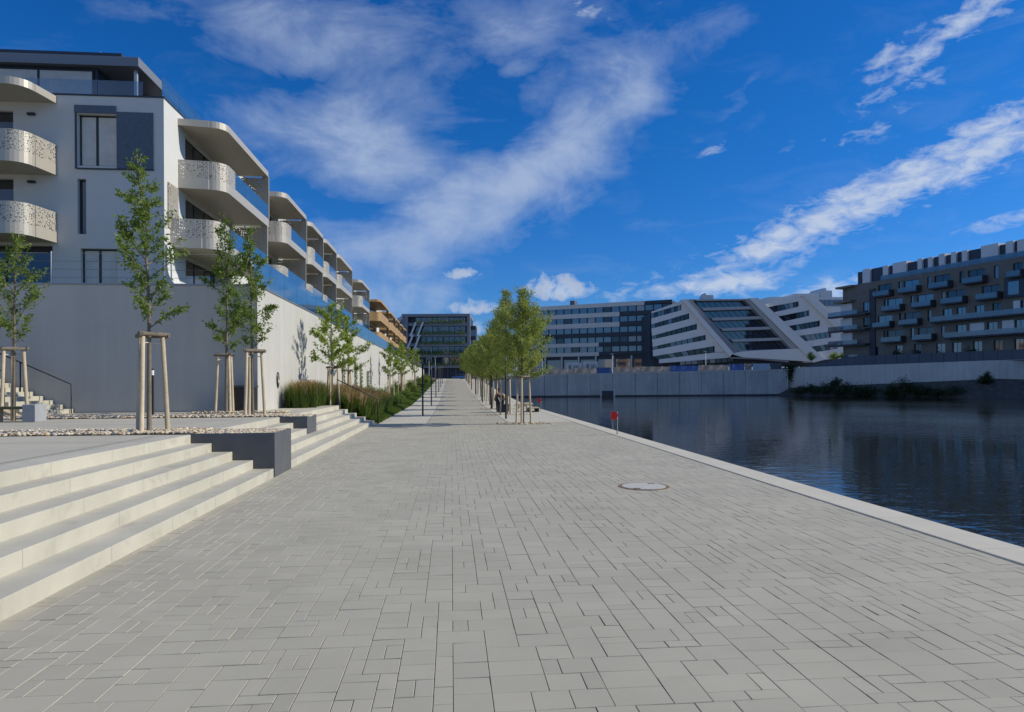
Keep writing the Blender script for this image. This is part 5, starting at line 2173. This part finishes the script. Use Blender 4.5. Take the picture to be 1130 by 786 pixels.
# terraces between the first two arms
TER = [((318, 96), (604, 92), 7), ((352, 140), (648, 130), 14), ((402, 192), (690, 182), 14), ((452, 246), (738, 236), 14), ((505, 303), (792, 293), 14), ((548, 362), (850, 352), 10)]
for i, (l, r_, th) in enumerate(TER):
    slab([l, r_, (r_[0] + 12, r_[1] + th), (l[0] + 10, l[1] + th)], -2.5, -.2, 'terrace', 'terrace')
    if i < 5:
        y0, y1 = l[1] + th + 1, TER[i + 1][0][1] - 1
        yr0, yr1 = r_[1] + th + 1, TER[i + 1][1][1] - 1
        n = 9
        xl0, xl1, xr0, xr1 = l[0] + 14, TER[i + 1][0][0] + 2, r_[0] + 8, TER[i + 1][1][0] - 4
        for k in range(n):
            f0, f1 = (k + .05) / n, (k + .95) / n
            q = [(xl0 + (xr0 - xl0) * f0, y0 + (yr0 - y0) * f0), (xl0 + (xr0 - xl0) * f1, y0 + (yr0 - y0) * f1),
                 (xl1 + (xr1 - xl1) * f1, y1 + (yr1 - y1) * f1), (xl1 + (xr1 - xl1) * f0, y1 + (yr1 - y1) * f0)]
            mb = MB(Fs)
            mb.prism([zz(*p) for p in q], 'y', -2.55, -2.4)
            mb.build('window', M['office_glass'], t)
        # furniture and plants on the terraces read as low pale specks
S2 = [((705, 134), (858, 106), (858, 134), (735, 162)), ((752, 184), (912, 152), (912, 182), (780, 210)), ((806, 234), (968, 205), (968, 236), (832, 260)),
      ((860, 285), (1026, 262), (1026, 294), (888, 314)), ((918, 342), (1066, 320), (1066, 350), (945, 368))]
striped(S2, 0, lambda y: min(arm3L(y), 1068), ((680, 122), (866, 84)), 440, t)
slab([(945, 370), (1066, 352), (1070, 400), (975, 412)], -.6, 0, 'wall', 'slant_white')
panes(S2, t, 6)
for (x0, x1, y0, y1) in ((316, 350, 84, 97), (384, 440, 62, 94), (392, 400, 52, 62)):
    mb = MB(Fs)
    mb.prism([zz(x0, y1 + 3), zz(x1, y1 + 3), zz(x1, y0), zz(x0, y0)], 'y', -9, -5)
    mb.build('roof_unit', M['light_metal'], t)
# distant block behind it
t2 = thing('office_building', tuple(at(900, 405, 265)), 'pale block with rooftop plant peeping over the slanted building', 'building')
for (x0, x1, y0, y1, m_, nm) in ((700, 1095, 84, 420, 'slant_white', 'wall'), (835, 965, 66, 86, 'slant_white', 'roof_unit'), (968, 1030, 50, 86, 'light_metal', 'roof_unit'), (985, 1000, 38, 50, 'light_metal', 'roof_unit')):
    pts = [at(700 + .2124 * x, 310 + .2124 * y, 265) for x, y in ((x0, y1), (x1, y1), (x1, y0), (x0, y0))]
    mb = MB()
    bk = [p + Vector((0, 10, 0)) for p in pts]
    mb.add([p[:] for p in pts + bk], [(0, 1, 2, 3), (7, 6, 5, 4)] + [(k, (k + 1) % 4, 4 + (k + 1) % 4, 4 + k) for k in range(4)])
    mb.build(nm, M[m_], t2)
for k in range(5):
    pts = [at(700 + .2124 * x, 310 + .2124 * y, 264.6) for x, y in ((965 + k * 25, 130), (985 + k * 25, 130), (985 + k * 25, 98), (965 + k * 25, 98))]
    mb = MB()
    bk = [p + Vector((0, .3, 0)) for p in pts]
    mb.add([p[:] for p in pts + bk], [(0, 1, 2, 3), (7, 6, 5, 4)] + [(q, (q + 1) % 4, 4 + (q + 1) % 4, 4 + q) for q in range(4)])
    mb.build('window', M['office_glass'], t2)

# ------------------------------------------------------------------ the dark apartment building on the right
CB = at(935, 400, 168)
CB.z = 0
ub = Vector((.248, -.969, 0)).normalized()
nb_ = Vector((ub.y, -ub.x, 0))
Fb_ = lambda a, d, z: CB + ub * a + nb_ * d + Vector((0, 0, z))


def ab(zx):
    return a_of(860 + .2545 * zx, CB, ub)


t = thing('apartment_building', (CB.x, CB.y, 5), 'dark brown apartment building with many balconies on the right bank', 'building')
FB = [7.0, 10.6, 14.2, 17.8, 21.4]
TOP = 25.1
AE = 62.0
WIN, BAL = [], []
for (fl, nar, bal) in (
        (4, [(525, 14), (650, 14), (792, 18), (942, 20)], [(462, 72), (577, 80), (712, 85), (860, 90), (1040, 60)]),
        (3, [(380, 32), (462, 14), (577, 14), (712, 16)], [(505, 80), (637, 85), (770, 95), (922, 95)]),
        (2, [(380, 32), (528, 14), (652, 16)], [(462, 75), (580, 82)]),
        (1, [(460, 14), (577, 16), (710, 16)], [(505, 88), (640, 86)]),
        (0, [(420, 20), (520, 30), (600, 30)], [])):
    for (c, w) in nar:
        WIN.append((ab(c - w / 2), ab(c + w / 2), FB[fl] + .3, FB[fl] + 2.7))
    for (c, w) in bal:
        BAL.append((ab(c - w / 2), ab(c + w / 2), fl))
hol = list(WIN)
for (a0, a1, fl) in BAL:
    hol.append((a0 + .25, a1 - .5, FB[fl] + .05, FB[fl] + 2.6))
LB = [(ab(675), AE, 2), (ab(738), AE, 1)]
LBW = []
for (cs, fl, w) in (((730, 790, 870, 945, 1040), 2, 40), ((790, 925, 1045), 1, 44), ((700, 770, 860, 950, 1040), 0, 40)):
    for c in cs:
        LBW.append((ab(c - w / 2), ab(c + w / 2), FB[fl] + .05, FB[fl] + 2.55))
for k in range(4):
    for fl in (0, 1, 2, 3, 4):
        a0 = ab(1061) + 2 + k * 5.2
        LBW.append((a0, a0 + 2.8, FB[fl] + .1, FB[fl] + 2.6))
hol += LBW
mb = MB(Fb_)
wall_with_holes(mb, 0, AE, 5.0, TOP, hol, depth=.35)
mb.quad((0, 0, TOP), (AE, 0, TOP), (AE, -14, TOP), (0, -14, TOP))
mb.quad((0, 0, 5), (0, -14, 5), (0, -14, TOP), (0, 0, TOP))
mb.build('wall', M['brown'], t)
mb = MB(Fb_)
mb.box(.4, AE, -14, -1.0, 5, TOP - .2)
mb.build('core', M['slab_dark'], t)
for (a0, a1, z0, z1) in hol:
    w_ = MB(Fb_)
    mid = (a0 + a1) / 2
    if a1 - a0 > 1.6:
        w_.box(a0 + .06, mid - .05, -.34, -.28, z0 + .06, z1 - .06)
        w_.box(mid + .05, a1 - .06, -.34, -.28, z0 + .06, z1 - .06)
    else:
        w_.box(a0 + .06, a1 - .06, -.34, -.28, z0 + .06, z1 - .06)
    w_.build('window', M[wr.choice(['office_glass'] * 3 + ['office_blind'] + ['office_glass_dark'] * 3)], t)
for (c, w, fl) in ((860, 62, 1), (995, 52, 1), (1033, 30, 2)):
    w_ = MB(Fb_)
    w_.box(ab(c - w / 2), ab(c + w / 2), .02, .10, FB[fl] + .1, FB[fl] + 2.6)
    tag(w_.build('white_panel', M['slant_white'], t), 'white facade panel behind the long balcony')
for (a0, a1, fl) in BAL + LB:
    z = FB[fl]
    mb = MB(Fb_)
    mb.box(a0, a1, .02, 1.5, z - .35, z - .02)
    o = mb.build('balcony', M['slab_dark'], t)
    mb = MB(Fb_)
    mb.box(a0 + .02, a1 - .02, 1.42, 1.46, z + .0, z + 1.0)
    mb.box(a0 + .02, a0 + .06, .04, 1.40, z + .0, z + 1.0)
    mb.build('railing', M['dull_glass'], o)
    if a1 - a0 < 10:
        mb = MB(Fb_)
        mb.box(a1 - .08, a1 + .14, .02, 1.5, z - .36, z + 1.1)
        mb.build('side_screen', M['slab_dark'], o)
# recessed left corner with stacked balconies and white walls
for fl in (0, 1, 2, 3):
    z = FB[fl]
    mb = MB(Fb_)
    a0 = ab(300) if fl == 0 else ab(232)
    mb.box(a0, ab(395) if fl else ab(432), .03, 1.6, z - .45, z - .02)
    o = mb.build('balcony', M['slab_dark'], t)
    mb = MB(Fb_)
    mb.box(a0 + .05, ab(360), 1.50, 1.54, z, z + 1.0)
    mb.build('railing', M['dull_glass'], o)
    if fl:
        mb = MB(Fb_)
        mb.box(ab(268), ab(318), -.6, -.05 if ab(318) < 0 else .06, z, z + 2.9)
        mb.build('white_panel', M['slant_white'], o)
mb = MB(Fb_)
mb.box(ab(268), -.02, -6, -.7, 5.0, TOP)
mb.build('corner_wall', M['brown'], t)
mb = MB(Fb_)
mb.box(ab(258), ab(330), -3, 1.5, FB[4] - .45, FB[4] - .03)
mb.build('roof_slab', M['brown'], t)
mb = MB(Fb_)
mb.box(ab(258), ab(330), -3, 1.0, TOP - .5, TOP - .03)
mb.build('roof_slab', M['brown'], t)
mb = MB(Fb_)
mb.box(ab(395), ab(420), .01, .25, FB[1] - 3.0, FB[4] + 2.0)
tag(mb.build('facade_strip', M['slab_dark'], t), 'dark vertical strip between the corner balconies and the brown front')
mb = MB(Fb_)
mb.box(ab(985), ab(1130), .02, .5, FB[3] - .3, FB[4] + .0)
mb.build('dark_bay', M['dark_panel'], t)
w_ = MB(Fb_)
w_.box(ab(1003), ab(1050), .51, .56, FB[3] + .2, FB[3] + 2.7)
w_.build('window', M['office_glass'], t)
# attic of white and dark boxes
SEG = [325, 352, 385, 440, 462, 483, 542, 590, 610, 635, 655, 682, 708, 735, 757, 782, 806, 865, 940, 972, 1005, 1022, 1075, 1110, 1160, 1200, 1260]
for i in range(len(SEG) - 1):
    a0, a1 = ab(SEG[i]), ab(SEG[i + 1])
    wt_ = i % 2 == 1
    mb = MB(Fb_)
    mb.box(a0 + .01, a1 - .01, -8, -.8 if wt_ else -1.3, TOP + .01, TOP + 3.15 + (.22 if wt_ else 0) + .1 * ((i * 7) % 3))
    mb.build('attic_box', M['slant_white' if wt_ else 'dark_panel'], t)
mb = MB(Fb_)
mb.box(ab(440), AE, -.12, -.08, TOP + .02, TOP + 1.05)
mb.build('roof_railing', M['dull_glass'], t)
for i, (zx, w) in enumerate(((640, 60), (560, 50), (880, 50))):
    p = Fb_(ab(zx), 3.0, 5.2)
    shrub(p.x, p.y, 5.2, 2.0, 3.0, 800 + 3 * i, M['leaf_dark'], ('tall dark hedge bush before the dark apartment building, middle one', 'tall dark hedge bush before the dark apartment building, left one', 'tall dark hedge bush before the dark apartment building, right one')[i], n=1000, ls=.4, group='bushes before the dark apartment building')

# ------------------------------------------------------------------ building site on the far quay
def quay_pt(u, back, z=0):
    a = a_of(u, Vector((QL0.x, QL0.y, 0)), (QM - QL0).normalized())
    d = (QM - QL0).normalized()
    n = Vector((-d.y, d.x, 0))
    p = QL0 + d * a + n * back
    f = a / (QM - QL0).length
    return Vector((p.x, p.y, 2.6 + 1.65 * f)), d, n


def site_box(u0, u1, z0, z1, back, depth, m_, name, label, cat, group=None, parts=None):
    p, d, n = quay_pt(u0, back)
    q, _, _ = quay_pt(u1, back)
    w = (q - p).length
    Fq_ = lambda a, dd, z: Vector((p.x, p.y, 0)) + Vector((d.x, d.y, 0)) * a - Vector((n.x, n.y, 0)) * dd + Vector((0, 0, p.z + z))
    t = thing(name, tuple(p), label, cat, group)
    mb = MB(Fq_)
    mb.box(0, w, -depth, 0, z0, z1)
    mb.build('body', M[m_], t, bevel=.04)
    mb = MB(Fq_)
    k = 0
    for a in np.arange(.3, w - .2, .9):
        mb.box(a, a + .12, .005, .05, z0 + .12, z1 - .12)
    mb.build('ribs', M[m_], t)
    if parts:
        for (a0, a1, c0, c1, mm, nm) in parts:
            mb = MB(Fq_)
            mb.box(a0 * w, a1 * w, .055, .09, z0 + (z1 - z0) * c0, z0 + (z1 - z0) * c1)
            mb.build(nm, M[mm], t)
    return t


site_box(632.5, 648.5, .3, 3.0, 7, 2.4, 'pale_box', 'site_container', 'pale site container behind the quay, left one of two', 'container', 'pale containers on the quay', [(.1, .25, .05, .8, 'grey_metal', 'door'), (.45, .8, .4, .75, 'office_glass', 'window')])
site_box(653.5, 667.5, .3, 3.1, 7, 2.4, 'pale_box', 'site_container', 'pale site container behind the quay, right one of two', 'container', 'pale containers on the quay', [(.1, .25, .05, .8, 'grey_metal', 'door'), (.45, .8, .4, .75, 'office_glass', 'window')])
site_box(661.5, 677.5, .1, 1.7, 2.5, 1.6, 'blue_tarp', 'skip_container', 'blue skip container at the quay edge', 'container', None, [(.0, 1.0, .9, 1.0, 'grey_metal', 'edge')])
site_box(604, 630, .2, 1.7, 5.5, 2.2, 'pale_box', 'site_trailer', 'long pale trailer behind the quay by the trees', 'trailer', None, [(.05, .3, .3, .8, 'office_glass', 'window'), (.45, .7, .3, .8, 'office_glass', 'window')])
# banner fence along the quay edge
BN = [(600, 632, 'banner', 'dark printed'), (633, 660, 'banner', 'brownish printed'), (680, 708, 'banner', 'printed grey and tan'), (708.5, 741, 'banner', 'mottled pale'), (742, 773.5, 'blue_tarp', 'wide blue'),
      (774, 807, 'banner', 'printed tan'), (808, 824.5, 'blue_tarp', 'narrow blue'), (825, 833, 'banner', 'short brown'), (834, 853, 'pale_box', 'pale blue'), (853.5, 866, 'grey_fence', 'dark grey')]
for i, (u0, u1, m_, nm) in enumerate(BN):
    p, d, n = quay_pt(u0, 1.4)
    q, _, _ = quay_pt(u1, 1.4)
    w = (q - p).length
    Fq_ = (lambda p, d, n: (lambda a, dd, z: Vector((p.x, p.y, 0)) + Vector((d.x, d.y, 0)) * a - Vector((n.x, n.y, 0)) * dd + Vector((0, 0, p.z + z))))(p, d, n)
    t = thing('banner_fence', tuple(p), '%s banner on the site fence along the far quay%s' % (nm, ''), 'fence banner', 'banners along the far quay')
    mb = MB(Fq_)
    nseg = max(2, int(w / .6))
    for k in range(nseg):
        a0, a1 = w * k / nseg, w * (k + 1) / nseg
        s0, s1 = .05 * math.sin(k * 1.9), .05 * math.sin((k + 1) * 1.9)
        mb.add([(a0, s0, .1), (a1, s1, .1), (a1, s1, 1.62), (a0, s0, 1.62), (a0, s0 - .02, .1), (a1, s1 - .02, .1), (a1, s1 - .02, 1.62), (a0, s0 - .02, 1.62)],
               [(0, 1, 2, 3), (7, 6, 5, 4), (3, 2, 6, 7), (0, 4, 5, 1)])
    mb.build('banner', M[m_], t)
    for k in range(int(w / 2.6) + 1):
        mb = MB(Fq_)
        aa = min(w - .03, k * 2.6)
        mb.tube([(aa, -.1, 0), (aa, -.1, 1.8)], .03, 5)
        mb.build('post', M['grey_metal'], t)
for i, (u, v0, v1) in enumerate(((679.5, 412.5, 390), (784.6, 410, 387), (600.5, 413, 391))):
    p, d, n = quay_pt(u, 3.0)
    t = thing('street_lamp', tuple(p), ('thin pale lamp post on the far quay by the blue skip', 'thin pale lamp post on the far quay by the slanted building', 'thin pale lamp post on the far quay behind the waterside trees')[i], 'street lamp')
    mb = MB()
    mb.tube([p, p + Vector((0, 0, 4.6))], [.08, .05], 8)
    mb.build('pole', M['light_metal'], t)
    mb = MB()
    mb.box(p.x - .35, p.x + .35, p.y - .15, p.y + .15, p.z + 4.6, p.z + 4.72)
    mb.build('head', M['light_metal'], t)
